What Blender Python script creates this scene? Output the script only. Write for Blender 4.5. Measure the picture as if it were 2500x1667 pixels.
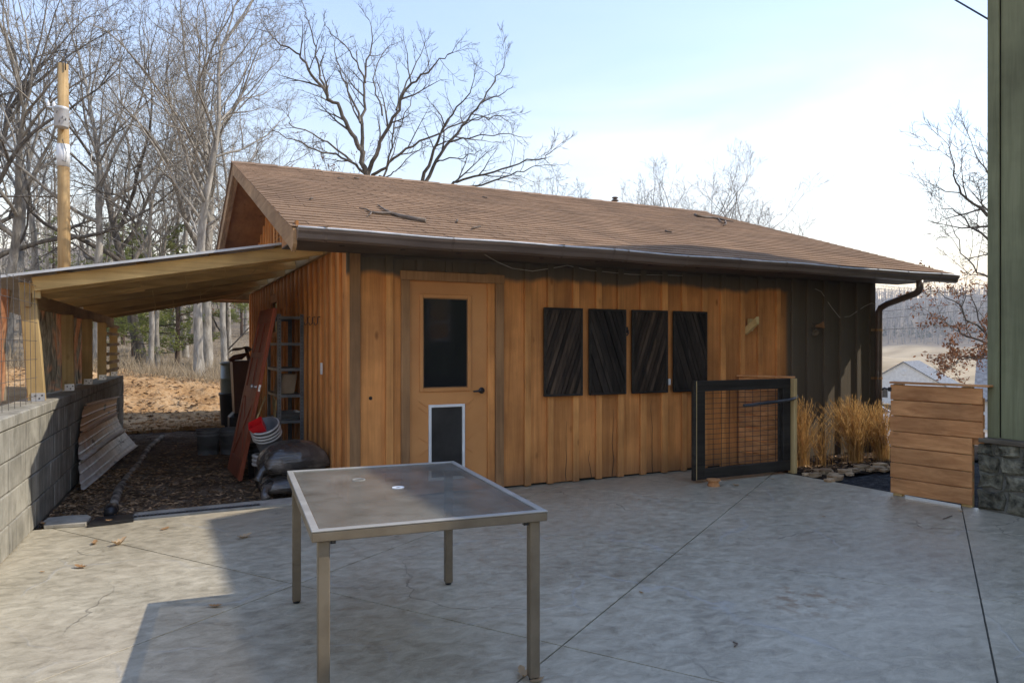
import bpy, math, random
import numpy as np
from mathutils import Vector, Matrix, noise as mnoise
random.seed(7)
PI = math.pi
for _o in list(bpy.data.objects):
    bpy.data.objects.remove(_o)
scene = bpy.context.scene
COL = scene.collection

# ------------------------------------------------------------------ camera
F, YAW, HOR, H = 1763.0, 0.4627, 845.0, 1.42       # focal px (2500 wide), yaw, horizon row, eye height
CY, SY = math.cos(YAW), math.sin(YAW)
cam_d = bpy.data.cameras.new('camera'); cam = bpy.data.objects.new('camera', cam_d); COL.objects.link(cam)
cam.location = (0, 0, H); cam.rotation_euler = (PI / 2, 0, -YAW)
cam_d.sensor_width = 36; cam_d.lens = 36 * F / 2500; cam_d.shift_y = (HOR - 833.5) / 2500
cam_d.clip_start = 0.05; cam_d.clip_end = 5000
scene.camera = cam

# ------------------------------------------------------------------ light
SUNV = Vector((0.96, -0.42, 1.0)).normalized()     # towards the sun
SUN_EL = math.asin(SUNV.z); SUN_AZ = math.atan2(SUNV.x, SUNV.y)
sun_d = bpy.data.lights.new('sun', 'SUN'); sun = bpy.data.objects.new('sun', sun_d); COL.objects.link(sun)
sun_d.energy = 2.0; sun_d.angle = math.radians(0.55); sun_d.color = (1.0, 0.93, 0.83)
sun.rotation_euler = SUNV.to_track_quat('Z', 'Y').to_euler()
sun.location = (30, -15, 40)
world = bpy.data.worlds.new('World'); scene.world = world; world.use_nodes = True
wn = world.node_tree.nodes; wl = world.node_tree.links
wn.clear()
w_out = wn.new('ShaderNodeOutputWorld'); w_bg = wn.new('ShaderNodeBackground')
w_sky = wn.new('ShaderNodeTexSky'); w_sky.sky_type = 'NISHITA'; w_sky.sun_disc = False
w_sky.sun_elevation = SUN_EL; w_sky.sun_rotation = SUN_AZ
w_sky.air_density = 2.2; w_sky.dust_density = 0.0; w_sky.ozone_density = 5.0; w_sky.altitude = 0
w_tc = wn.new('ShaderNodeTexCoord')
w_map = wn.new('ShaderNodeMapping'); w_map.inputs['Scale'].default_value = (1.1, 1.6, 5.5)
w_map.inputs['Rotation'].default_value = (0.12, 0.0, 0.5)
w_map.inputs['Location'].default_value = (0.35, 0.1, 0.62)
w_no = wn.new('ShaderNodeTexNoise'); w_no.inputs['Scale'].default_value = 1.7
w_no.inputs['Detail'].default_value = 9; w_no.inputs['Roughness'].default_value = 0.56
w_no.inputs['Distortion'].default_value = 0.7
w_rp = wn.new('ShaderNodeValToRGB'); w_rp.color_ramp.elements[0].position = 0.40; w_rp.color_ramp.elements[1].position = 0.66
w_mx = wn.new('ShaderNodeMixRGB'); w_mx.blend_type = 'MIX'
w_mx.inputs[2].default_value = (4.0, 4.05, 4.2, 1)
w_ma = wn.new('ShaderNodeMath'); w_ma.operation = 'MULTIPLY'
# a thin cirrus bank low in the sky beyond the shed
CLD = Vector((SY + 0.34 * CY, CY - 0.34 * SY, 0.27)).normalized()
w_sb = wn.new('ShaderNodeVectorMath'); w_sb.operation = 'SUBTRACT'; w_sb.inputs[1].default_value = tuple(CLD)
w_sc = wn.new('ShaderNodeVectorMath'); w_sc.operation = 'MULTIPLY'; w_sc.inputs[1].default_value = (1, 1, 3.2)
w_ln = wn.new('ShaderNodeVectorMath'); w_ln.operation = 'LENGTH'
w_mr = wn.new('ShaderNodeMapRange'); w_mr.interpolation_type = 'SMOOTHSTEP'; w_mr.inputs[1].default_value = 0.55; w_mr.inputs[2].default_value = 0.05; w_mr.inputs[3].default_value = 0.06; w_mr.inputs[4].default_value = 0.6
wl.new(w_tc.outputs['Generated'], w_sb.inputs[0]); wl.new(w_sb.outputs[0], w_sc.inputs[0]); wl.new(w_sc.outputs[0], w_ln.inputs[0]); wl.new(w_ln.outputs['Value'], w_mr.inputs[0]); wl.new(w_mr.outputs[0], w_ma.inputs[1])
wl.new(w_tc.outputs['Generated'], w_map.inputs[0]); wl.new(w_map.outputs[0], w_no.inputs['Vector'])
wl.new(w_no.outputs[0], w_rp.inputs[0]); wl.new(w_rp.outputs[0], w_ma.inputs[0]); wl.new(w_ma.outputs[0], w_mx.inputs[0])
w_ti = wn.new('ShaderNodeMixRGB'); w_ti.blend_type = 'MULTIPLY'; w_ti.inputs[0].default_value = 1.0; w_ti.inputs[2].default_value = (0.82, 0.70, 0.775, 1)   # slightly violet winter sky
wl.new(w_sky.outputs[0], w_ti.inputs[1]); wl.new(w_ti.outputs[0], w_mx.inputs[1]); wl.new(w_mx.outputs[0], w_bg.inputs[0]); wl.new(w_bg.outputs[0], w_out.inputs[0])
w_bg.inputs[1].default_value = 0.15
scene.view_settings.view_transform = 'Standard'; scene.view_settings.look = 'None'
scene.view_settings.gamma = 1; scene.view_settings.use_curve_mapping = False
scene.view_settings.exposure = 1.22
scene.render.engine = 'CYCLES'

# ------------------------------------------------------------------ pixel helpers (2500 x 1667 photograph)
def ray(x, y):
    X = (x - 1250) / F
    return Vector((X * CY + SY, -X * SY + CY, -(y - HOR) / F))
CAMP = Vector((0, 0, H))
def onz(x, y, z=0.0):
    d = ray(x, y); return CAMP + d * ((z - H) / d.z)
def ony(x, y, Y):
    d = ray(x, y); return CAMP + d * (Y / d.y)
def onx(x, y, X):
    d = ray(x, y); return CAMP + d * (X / d.x)
def atd(x, y, D):
    return CAMP + ray(x, y) * D
def lerp(a, b, t): return a + (b - a) * t
def sstep(a, b, x):
    t = min(1, max(0, (x - a) / (b - a))); return t * t * (3 - 2 * t)

# ------------------------------------------------------------------ mesh helpers
class MB:
    def __init__(self): self.v = []; self.f = []
    def add(self, vs, fs):
        o = len(self.v); self.v.extend([tuple(p) for p in vs]); self.f.extend([tuple(i + o for i in q) for q in fs]); return self
    def obox(self, c, ax, ay, az, ch=0.0):
        """box about c with half-axis vectors; ch = chamfer in metres"""
        c = Vector(c); ax = Vector(ax); ay = Vector(ay); az = Vector(az)
        if ch <= 0:
            vs = [c + ax * sx + ay * sy + az * sz for sx in (-1, 1) for sy in (-1, 1) for sz in (-1, 1)]
            fs = [(0, 1, 3, 2), (4, 6, 7, 5), (0, 4, 5, 1), (2, 3, 7, 6), (0, 2, 6, 4), (1, 5, 7, 3)]
            if ax.cross(ay).dot(az) < 0: fs = [q[::-1] for q in fs]
            return self.add(vs, fs)
        L = (ax.length, ay.length, az.length); ch = min(ch, min(L) * 0.6)
        k = [1 - ch / l for l in L]; vs = []; idx = {}
        for sx in (-1, 1):
            for sy in (-1, 1):
                for sz in (-1, 1):
                    for a in range(3):
                        m = [k[0], k[1], k[2]]; m[a] = 1.0
                        idx[(sx, sy, sz, a)] = len(vs)
                        vs.append(c + ax * sx * m[0] + ay * sy * m[1] + az * sz * m[2])
        fs = []
        for a in range(3):
            b, d = (a + 1) % 3, (a + 2) % 3
            for s in (-1, 1):
                q = []
                for (t, u) in ((-1, -1), (1, -1), (1, 1), (-1, 1)):
                    sg = [0, 0, 0]; sg[a] = s; sg[b] = t; sg[d] = u; q.append(idx[(*sg, a)])
                fs.append(tuple(q if s > 0 else q[::-1]))
        for a in range(3):
            b, d = (a + 1) % 3, (a + 2) % 3
            for t in (-1, 1):
                for u in (-1, 1):
                    lo = [0, 0, 0]; lo[a] = -1; lo[b] = t; lo[d] = u
                    hi = list(lo); hi[a] = 1
                    q = (idx[(*lo, b)], idx[(*hi, b)], idx[(*hi, d)], idx[(*lo, d)])
                    fs.append(q if t * u < 0 else q[::-1])
        for sx in (-1, 1):
            for sy in (-1, 1):
                for sz in (-1, 1):
                    q = tuple(idx[(sx, sy, sz, a)] for a in range(3))
                    fs.append(q if sx * sy * sz > 0 else q[::-1])
        if ax.cross(ay).dot(az) < 0: fs = [q[::-1] for q in fs]
        return self.add(vs, fs)
    def box(self, x0, x1, y0, y1, z0, z1, ch=0.0):
        return self.obox(((x0 + x1) / 2, (y0 + y1) / 2, (z0 + z1) / 2), ((x1 - x0) / 2, 0, 0), (0, (y1 - y0) / 2, 0), (0, 0, (z1 - z0) / 2), ch)
    def beam(self, a, b, w, h, up=(0, 0, 1), ch=0.0):
        """bar from a to b: w across, h along up"""
        a = Vector(a); b = Vector(b); d = b - a; s = d.cross(Vector(up)).normalized(); u = s.cross(d).normalized()
        return self.obox((a + b) / 2, d / 2, s * w / 2, u * h / 2, ch)
    def tube(self, pts, rad, n=6, caps=True):
        m = len(pts); o = len(self.v)
        t0 = (pts[1] - pts[0]).normalized()
        ref = Vector((0, 0, 1)) if abs(t0.z) < 0.9 else Vector((1, 0, 0))
        s = t0.cross(ref).normalized()
        cs = [(math.cos(2 * PI * k / n), math.sin(2 * PI * k / n)) for k in range(n)]
        for i in range(m):
            if i == 0: t = t0
            elif i == m - 1: t = (pts[i] - pts[i - 1])
            else: t = (pts[i + 1] - pts[i - 1])
            t = t.normalized(); s = (s - t * s.dot(t))
            if s.length < 1e-6: s = t.orthogonal()
            s.normalize(); b = t.cross(s); r = rad[i] if hasattr(rad, '__len__') else rad
            p = pts[i]
            for (c_, s_) in cs:
                self.v.append((p.x + (s.x * c_ + b.x * s_) * r, p.y + (s.y * c_ + b.y * s_) * r, p.z + (s.z * c_ + b.z * s_) * r))
        for i in range(m - 1):
            for k in range(n):
                k2 = (k + 1) % n
                self.f.append((o + i * n + k, o + i * n + k2, o + (i + 1) * n + k2, o + (i + 1) * n + k))
        if caps:
            self.f.append(tuple(o + k for k in range(n))[::-1]); self.f.append(tuple(o + (m - 1) * n + k for k in range(n)))
        return self
    def lathe(self, prof, c, n=24, axis=Vector((0, 0, 1)), squash=1.0):
        """prof: list of (r, h) along axis from c"""
        axis = axis.normalized(); s = axis.orthogonal().normalized(); b = axis.cross(s); o = len(self.v); c = Vector(c)
        for (r, h) in prof:
            for k in range(n):
                a = 2 * PI * k / n; self.v.append(tuple(c + axis * h + (s * math.cos(a) + b * math.sin(a) * squash) * r))
        for i in range(len(prof) - 1):
            for k in range(n):
                k2 = (k + 1) % n
                self.f.append((o + i * n + k, o + i * n + k2, o + (i + 1) * n + k2, o + (i + 1) * n + k))
        return self
    def prism(self, poly, ex):
        """poly: list of 3-d points (planar), extruded by vector ex"""
        ex = Vector(ex); n = len(poly); P = [Vector(p) for p in poly]
        nrm = Vector((0, 0, 0))
        for i in range(n): nrm += P[i].cross(P[(i + 1) % n])
        if nrm.dot(ex) > 0: P = P[::-1]
        vs = P + [p + ex for p in P]
        fs = [tuple(range(n)), tuple(range(2 * n - 1, n - 1, -1))]
        for i in range(n):
            j = (i + 1) % n; fs.append((i, n + i, n + j, j))
        return self.add(vs, fs)
    def sheet(self, fn, nu, nv, thick=0.0):
        o = len(self.v)
        for i in range(nu + 1):
            for j in range(nv + 1): self.v.append(tuple(fn(i / nu, j / nv)))
        for i in range(nu):
            for j in range(nv):
                a = o + i * (nv + 1) + j; self.f.append((a, a + nv + 1, a + nv + 2, a + 1))
        return self

ORG = {}
def _link(o, parent):
    COL.objects.link(o)
    if parent is not None: o.parent = parent
def thing(name, label, cat, loc=(0, 0, 0), group=None):
    o = bpy.data.objects.new(name, None); COL.objects.link(o); o.location = loc
    o.empty_display_size = 0.1
    o['label'] = label; o['category'] = cat
    if group: o['group'] = group
    ORG[o.name] = Vector(loc); return o
def obj(name, mb, mat, parent=None, label=None, cat=None, kind=None, group=None, smooth=False, origin=None):
    """one mesh object; world coordinates in mb; the origin is the parent's base or the given point"""
    if parent is not None: org = ORG[parent.name]
    elif origin is not None: org = Vector(origin)
    else:
        a = np.array(mb.v); lo = a.min(0); hi = a.max(0); org = Vector(((lo[0] + hi[0]) / 2, (lo[1] + hi[1]) / 2, lo[2]))
    me = bpy.data.meshes.new(name)
    me.from_pydata([(p[0] - org.x, p[1] - org.y, p[2] - org.z) for p in mb.v], [], mb.f)
    if smooth: me.polygons.foreach_set('use_smooth', [True] * len(me.polygons))
    if mat is not None: me.materials.append(mat)
    o = bpy.data.objects.new(name, me); _link(o, parent)
    if parent is None: o.location = org
    ORG[o.name] = org
    if label: o['label'] = label
    if cat: o['category'] = cat
    if kind: o['kind'] = kind
    if group: o['group'] = group
    return o
def local_mesh(name, mb, mat, smooth=False):
    me = bpy.data.meshes.new(name); me.from_pydata(mb.v, [], mb.f)
    if smooth: me.polygons.foreach_set('use_smooth', [True] * len(me.polygons))
    me.materials.append(mat); return me
def piece(name, me, parent, mat4):
    """an object that shares mesh data, placed by world matrix under parent (parents are never rotated)"""
    o = bpy.data.objects.new(name, me); _link(o, parent)
    org = ORG[parent.name] if parent is not None else Vector()
    m = mat4.copy(); m.translation = m.translation - org
    o.matrix_local = m; ORG[o.name] = org; return o
def copy_tree(o, parent=None):
    c = o.copy(); COL.objects.link(c); c.parent = parent
    for ch in o.children: copy_tree(ch, c)
    return c
def structure(name, mb, mat, label, cat='ground', smooth=False, parent=None):
    return obj(name, mb, mat, parent, label=label, cat=None if parent else cat, kind='structure', smooth=smooth, origin=(0, 0, 0) if parent is None else None)

# ------------------------------------------------------------------ material helpers
def S(r, g, b):
    f = lambda c: ((c / 255) / 12.92 if c / 255 <= 0.04045 else ((c / 255 + 0.055) / 1.055) ** 2.4)
    return (f(r), f(g), f(b), 1)
class NT:
    def __init__(self, name):
        self.m = bpy.data.materials.new(name); self.m.use_nodes = True
        self.t = self.m.node_tree; self.n = self.t.nodes; self.l = self.t.links
        self.p = self.n['Principled BSDF']; self.out = self.n['Material Output']
    def new(self, k, **kw):
        n = self.n.new(k)
        for a, b in kw.items(): setattr(n, a, b)
        return n
    def link(self, a, b): self.l.new(a, b)
    def coord(self, which='Object', scale=(1, 1, 1), rnd=False, rot=(0, 0, 0)):
        mp = self.new('ShaderNodeMapping'); mp.inputs['Scale'].default_value = scale; mp.inputs['Rotation'].default_value = rot
        if which == 'World': src = self.new('ShaderNodeNewGeometry').outputs['Position']
        else: src = self.new('ShaderNodeTexCoord').outputs[which]
        if rnd:
            oi = self.new('ShaderNodeObjectInfo'); mu = self.new('ShaderNodeVectorMath', operation='MULTIPLY_ADD')
            cx = self.new('ShaderNodeCombineXYZ')
            for k in range(3): self.link(oi.outputs['Random'], cx.inputs[k])
            mu.inputs[1].default_value = (37, 53, 71); self.link(cx.outputs[0], mu.inputs[0]); self.link(src, mu.inputs[2]); src = mu.outputs[0]
        self.link(src, mp.inputs[0]); return mp.outputs[0]
    def noise(self, vec, scale, detail=5, rough=0.55, dist=0.0):
        n = self.new('ShaderNodeTexNoise'); n.inputs['Scale'].default_value = scale; n.inputs['Detail'].default_value = detail
        n.inputs['Roughness'].default_value = rough; n.inputs['Distortion'].default_value = dist
        self.link(vec, n.inputs['Vector']); return n.outputs[0]
    def ramp(self, fac, stops):
        r = self.new('ShaderNodeValToRGB'); e = r.color_ramp.elements
        while len(e) < len(stops): e.new(0.5)
        for k, (p, c) in enumerate(stops):
            e[k].position = p; e[k].color = c if len(c) == 4 else (*c, 1)
        self.link(fac, r.inputs[0]); return r.outputs[0]
    def mix(self, a, b, fac, mode='MIX'):
        m = self.new('ShaderNodeMixRGB', blend_type=mode)
        for k, s in ((1, a), (2, b), (0, fac)):
            if isinstance(s, (int, float)): m.inputs[k].default_value = s if k == 0 else (s, s, s, 1)
            elif isinstance(s, tuple): m.inputs[k].default_value = s
            else: self.link(s, m.inputs[k])
        return m.outputs[0]
    def math(self, op, a, b=None):
        m = self.new('ShaderNodeMath', operation=op)
        for k, s in ((0, a), (1, b)):
            if s is None: continue
            if isinstance(s, (int, float)): m.inputs[k].default_value = s
            else: self.link(s, m.inputs[k])
        return m.outputs[0]
    def smooth(self, x, a, b):
        m = self.new('ShaderNodeMapRange', interpolation_type='SMOOTHSTEP')
        self.link(x, m.inputs[0]); m.inputs[1].default_value = a; m.inputs[2].default_value = b; return m.outputs[0]
    def rand_value(self, col, amt, island=False):
        if island: r = self.new('ShaderNodeNewGeometry').outputs['Random Per Island']
        else: r = self.new('ShaderNodeObjectInfo').outputs['Random']
        if island == 'both':
            r2 = self.new('ShaderNodeObjectInfo').outputs['Random']; r = self.math('FRACT', self.math('ADD', r, r2))
        mr = self.new('ShaderNodeMapRange'); self.link(r, mr.inputs[0]); mr.inputs[3].default_value = 1 - amt; mr.inputs[4].default_value = 1 + amt
        return self.mix(col, mr.outputs[0], 1.0, 'MULTIPLY')
    def bump(self, h, strength=0.3, dist=0.01, prev=None):
        b = self.new('ShaderNodeBump'); b.inputs['Strength'].default_value = strength; b.inputs['Distance'].default_value = dist
        self.link(h, b.inputs['Height'])
        if prev is not None: self.link(prev, b.inputs['Normal'])
        return b.outputs[0]
    def done(self, col=None, rough=0.8, nrm=None, spec=0.3, metal=0.0):
        if col is not None:
            if isinstance(col, tuple): self.p.inputs['Base Color'].default_value = col
            else: self.link(col, self.p.inputs['Base Color'])
        if isinstance(rough, (int, float)): self.p.inputs['Roughness'].default_value = rough
        else: self.link(rough, self.p.inputs['Roughness'])
        self.p.inputs['Specular IOR Level'].default_value = spec; self.p.inputs['Metallic'].default_value = metal
        if nrm is not None: self.link(nrm, self.p.inputs['Normal'])
        return self.m

def simple(name, c1, c2, scale=6, rough=0.7, bump=0.15, spec=0.3, metal=0, rnd=0.08, stretch=(1, 1, 1), detail=6, lo=0.35, hi=0.65, bd=0.004, island=False):
    t = NT(name); v = t.coord('Object', stretch, True)
    n = t.noise(v, scale, detail); col = t.ramp(n, [(lo, c1), (hi, c2)])
    if rnd: col = t.rand_value(col, rnd, island)
    n2 = t.noise(v, scale * 6, 4)
    return t.done(col, rough, t.bump(n2, bump, bd) if bump else None, spec, metal)

def wood(name, dark, light, axis='z', rough=0.75, knots=True, rnd=0.14, fine=55, bump=0.35, spray=None, tint=None):
    """grain along one axis; each board differs by its random offset"""
    t = NT(name)
    st = {'x': (0.05, 1, 1), 'y': (1, 0.05, 1), 'z': (1, 1, 0.05)}[axis]
    v = t.coord('Object', st, True)
    g = t.noise(v, fine, 5, 0.6, 1.2); g2 = t.noise(v, fine * 0.22, 3, 0.5, 2.0)
    big = t.noise(t.coord('Object', (1, 1, 1), True), 1.6, 4)
    f = t.math('ADD', t.math('MULTIPLY', g, 0.5), t.math('MULTIPLY', g2, 0.5))
    col = t.ramp(f, [(0.32, dark), (0.62, light)])
    col = t.mix(col, t.ramp(big, [(0.35, (0.72, 0.70, 0.68, 1)), (0.62, (1.08, 1.06, 1.02, 1))]), 1.0, 'MULTIPLY')
    col = t.rand_value(col, rnd)
    if knots:
        ks = {'x': (0.45, 1, 1), 'y': (1, 0.45, 1), 'z': (1, 1, 0.45)}[axis]
        vo = t.new('ShaderNodeTexVoronoi'); vo.inputs['Scale'].default_value = 4.2; t.link(t.coord('Object', ks, True), vo.inputs['Vector'])
        kd = t.ramp(vo.outputs['Distance'], [(0.035, (1, 1, 1, 1)), (0.10, (0, 0, 0, 1))])
        col = t.mix(col, t.mix(dark, (0.45, 0.4, 0.38, 1), 1.0, 'MULTIPLY'), t.math('MULTIPLY', kd, 0.75))
    if spray is not None: col = spray(t, col, g)
    if tint is not None: col = tint(t, col)
    return t.done(col, rough, t.bump(g, bump, 0.003), 0.25)

# ================================================================== materials
def spray_mask(t, col, g):
    """orange stain sprayed over the old olive-brown paint, with soft ragged borders"""
    pos = t.new('ShaderNodeNewGeometry').outputs['Position']
    sp = t.new('ShaderNodeSeparateXYZ'); t.link(pos, sp.inputs[0])
    wob = t.noise(t.coord('World', (1, 0.2, 0.25)), 2.3, 3)
    wz = t.math('ADD', sp.outputs[2], t.math('MULTIPLY', t.math('SUBTRACT', wob, 0.5), 0.22))
    top = t.smooth(wz, 2.055, 2.125)
    rx = t.math('ADD', sp.outputs[0], t.math('MULTIPLY', t.math('SUBTRACT', wob, 0.5), 0.05))
    right = t.smooth(rx, 6.99, 7.08)
    m = t.math('MAXIMUM', top, right)
    # the gable wall is stained all the way up
    front = t.smooth(sp.outputs[1], 6.499, 6.5)
    m = t.math('MULTIPLY', m, t.math('SUBTRACT', 1.0, front))
    # splash-back dirt along the foot of the boards
    foot = t.math('SUBTRACT', 1.0, t.smooth(t.math('ADD', sp.outputs[2], t.math('MULTIPLY', wob, 0.3)), 0.12, 0.5))
    col = t.mix(col, (0.10, 0.07, 0.045, 1), t.math('MULTIPLY', foot, 0.5))
    old = t.mix((0.088, 0.068, 0.045, 1), (0.150, 0.120, 0.082, 1), g)
    return t.mix(col, old, m)
m_cedar = wood('cedar_stain', (0.45, 0.182, 0.054, 1), (0.655, 0.292, 0.092, 1), 'z', spray=spray_mask, rnd=0.13, fine=34)
m_batten = wood('cedar_batten', (0.51, 0.215, 0.066, 1), (0.71, 0.335, 0.108, 1), 'z', spray=spray_mask, rnd=0.12, fine=34)
m_trim = wood('brown_trim', (0.245, 0.132, 0.058, 1), (0.37, 0.205, 0.095, 1), 'z', knots=False)
m_oldpaint = wood('old_brown_paint', (0.080, 0.062, 0.041, 1), (0.135, 0.108, 0.075, 1), 'z', knots=False, bump=0.2)
m_oldpaint_x = wood('old_brown_paint_long', (0.085, 0.064, 0.046, 1), (0.14, 0.108, 0.080, 1), 'x', knots=False, bump=0.2)
m_ply = wood('orange_plywood', (0.26, 0.105, 0.030, 1), (0.40, 0.175, 0.055, 1), 'y', fine=18)
m_rake = wood('rake_board', (0.24, 0.135, 0.060, 1), (0.44, 0.27, 0.135, 1), 'y', fine=24)
m_doorpaint = simple('door_paint', (0.50, 0.215, 0.066, 1), (0.60, 0.275, 0.090, 1), 2.2, 0.5, 0.06, 0.35, rnd=0)
m_core = simple('dark_core', (0.02, 0.017, 0.014, 1), (0.03, 0.026, 0.02, 1), rnd=0)
m_black_wood = wood('charred_slat', (0.006, 0.0054, 0.005, 1), (0.036, 0.027, 0.021, 1), 'z', knots=False, rough=0.55, rnd=0.6, fine=30)
m_worn_slat = wood('worn_black_slat', (0.007, 0.006, 0.005, 1), (0.066, 0.044, 0.029, 1), 'z', knots=False, rough=0.6, rnd=0.65, fine=30)
m_black_frame = wood('black_frame_paint', (0.013, 0.011, 0.009, 1), (0.040, 0.035, 0.029, 1), 'x', knots=False, rough=0.5, fine=30)
m_fence = wood('cedar_fence', (0.40, 0.170, 0.062, 1), (0.66, 0.335, 0.14, 1), 'y', fine=26, rnd=0.16)
m_pine = wood('treated_pine', (0.34, 0.215, 0.080, 1), (0.61, 0.435, 0.19, 1), 'x', fine=16, rnd=0.32)
m_pine_z = wood('treated_pine_post', (0.42, 0.28, 0.11, 1), (0.64, 0.47, 0.22, 1), 'z', fine=18, rnd=0.12)
m_pine_y = wood('treated_pine_beam', (0.35, 0.22, 0.085, 1), (0.56, 0.39, 0.18, 1), 'y', fine=18, rnd=0.12)
m_fresh = wood('fresh_pine', (0.55, 0.40, 0.16, 1), (0.72, 0.56, 0.28, 1), 'x', fine=20)
m_green = wood('green_siding', (0.145, 0.155, 0.085, 1), (0.215, 0.224, 0.13, 1), 'z', fine=30, rnd=0.08, bump=0.3)
m_sill = wood('weathered_sill', (0.09, 0.075, 0.05, 1), (0.20, 0.165, 0.12, 1), 'y', knots=False)
m_pole = wood('pole_wood', (0.30, 0.185, 0.075, 1), (0.50, 0.345, 0.165, 1), 'z', fine=14, rnd=0)
m_reddoor = wood('red_door_paint', (0.20, 0.043, 0.018, 1), (0.31, 0.078, 0.034, 1), 'z', knots=False, fine=14, rough=0.5, bump=0.15)
m_galv = simple('galvanised', (0.48, 0.49, 0.50, 1), (0.66, 0.67, 0.68, 1), 5, 0.42, 0.08, 0.5, 0.85, rnd=0.04)
m_white = simple('white_paint', (0.66, 0.66, 0.64, 1), (0.80, 0.80, 0.78, 1), 5, 0.45, 0.03, 0.4, rnd=0.02)
m_steel = simple('grey_shelf_steel', (0.10, 0.108, 0.115, 1), (0.18, 0.19, 0.20, 1), 9, 0.45, 0.06, 0.5, 0.4, rnd=0.05)
m_black_plastic = simple('black_plastic', (0.009, 0.009, 0.0095, 1), (0.018, 0.018, 0.019, 1), 6, 0.4, 0.05, 0.4, rnd=0.1)
m_grey_plastic = simple('grey_plastic', (0.07, 0.075, 0.08, 1), (0.15, 0.155, 0.16, 1), 5, 0.55, 0.08, 0.3, rnd=0.2)
m_can = simple('grey_can', (0.11, 0.12, 0.10, 1), (0.21, 0.22, 0.19, 1), 3, 0.3, 0.03, 0.5, rnd=0.05)
m_brown_plastic = simple('brown_plastic', (0.055, 0.017, 0.009, 1), (0.085, 0.027, 0.014, 1), 4, 0.45, 0.05, 0.4, rnd=0.05)
m_red = simple('red_plastic', (0.52, 0.008, 0.012, 1), (0.66, 0.012, 0.016, 1), 4, 0.35, 0.02, 0.45, rnd=0)
m_champagne = simple('champagne_metal', (0.150, 0.116, 0.074, 1), (0.205, 0.163, 0.108, 1), 7, 0.45, 0.04, 0.4, 0.15, rnd=0.04)
m_champagne_top = simple('pale_table_rim', (0.33, 0.31, 0.265, 1), (0.43, 0.405, 0.35, 1), 7, 0.36, 0.04, 0.5, 0.25, rnd=0.02)
m_gutter = simple('brown_gutter', (0.095, 0.064, 0.046, 1), (0.155, 0.110, 0.082, 1), 5, 0.36, 0.05, 0.5, rnd=0.03, stretch=(0.3, 1, 1))
m_gutter_lip = simple('gutter_lip_glint', (0.50, 0.49, 0.48, 1), (0.72, 0.71, 0.70, 1), 6, 0.35, 0.05, 0.5, 0.1, rnd=0.03)  # bright glint along the gutter lip put into its base colour
m_black_metal = simple('black_metal', (0.010, 0.010, 0.012, 1), (0.022, 0.022, 0.025, 1), 12, 0.4, 0.05, 0.5, rnd=0.05)
m_pipe = simple('dark_pipe', (0.03, 0.032, 0.036, 1), (0.065, 0.068, 0.075, 1), 8, 0.42, 0.05, 0.45, rnd=0.02)
m_wire = simple('wire', (0.07, 0.065, 0.06, 1), (0.13, 0.12, 0.11, 1), 5, 0.5, 0, 0.4, rnd=0.05)
m_cable = simple('black_cable', (0.012, 0.012, 0.012, 1), (0.02, 0.02, 0.02, 1), 5, 0.5, 0, 0.3, rnd=0)
m_string = simple('pale_string', (0.42, 0.37, 0.29, 1), (0.55, 0.49, 0.4, 1), 5, 0.8, 0, 0.2, rnd=0.1)
m_straw = simple('baling_twine', (0.45, 0.31, 0.13, 1), (0.6, 0.44, 0.2, 1), 9, 0.8, 0, 0.2, rnd=0.1)
m_pvc = simple('dirty_pvc', (0.055, 0.042, 0.030, 1), (0.38, 0.34, 0.28, 1), 6, 0.7, 0.2, rnd=0, lo=0.42, hi=0.66)
m_tin = simple('white_tin', (0.42, 0.42, 0.41, 1), (0.58, 0.58, 0.57, 1), 4, 0.45, 0.05, 0.5, 0.1, rnd=0)
m_steel_far = None
m_kerb = simple('kerb_concrete', (0.30, 0.272, 0.215, 1), (0.48, 0.44, 0.36, 1), 7, 0.85, 0.3, rnd=0.05)
m_mortar = simple('mortar', (0.10, 0.092, 0.072, 1), (0.18, 0.168, 0.135, 1), 12, 0.95, 0.5, rnd=0)
m_stone = simple('mossy_stone', (0.050, 0.046, 0.030, 1), (0.30, 0.275, 0.19, 1), 13, 0.85, 0.9, rnd=0.3, bd=0.03, lo=0.36, hi=0.68, detail=9)
m_fieldstone = simple('tan_fieldstone', (0.30, 0.19, 0.10, 1), (0.58, 0.42, 0.25, 1), 6, 0.85, 0.5, rnd=0.25, bd=0.01)
m_twig = simple('twig_bark', (0.10, 0.075, 0.055, 1), (0.22, 0.175, 0.135, 1), 9, 0.9, 0.3, rnd=0.1)
def bark_mat(name, c1, c2, c3):
    t = NT(name); v = t.coord('Object', (1, 1, 0.25)); n = t.noise(v, 7, 6, 0.65, 0.8); n2 = t.noise(t.coord('Object'), 0.9, 3)
    col = t.ramp(n, [(0.30, c1), (0.55, c2), (0.75, c3)]); col = t.mix(col, t.ramp(n2, [(0.3, (0.7, 0.68, 0.66, 1)), (0.7, (1.2, 1.2, 1.2, 1))]), 1, 'MULTIPLY')
    col = t.rand_value(col, 0.15)
    return t.done(col, 0.9, t.bump(n, 0.8, 0.03), 0.2)
m_bark = bark_mat('bark', (0.16, 0.14, 0.11, 1), (0.36, 0.325, 0.27, 1), (0.60, 0.555, 0.475, 1))
m_bark_dark = bark_mat('bark_dark', (0.060, 0.050, 0.039, 1), (0.14, 0.118, 0.092, 1), (0.28, 0.245, 0.20, 1))
m_bark_far = bark_mat('bark_far', (0.15, 0.13, 0.105, 1), (0.29, 0.26, 0.215, 1), (0.46, 0.42, 0.36, 1))
m_bark_pine = bark_mat('bark_pine', (0.060, 0.038, 0.026, 1), (0.13, 0.087, 0.062, 1), (0.23, 0.175, 0.135, 1))
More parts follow.
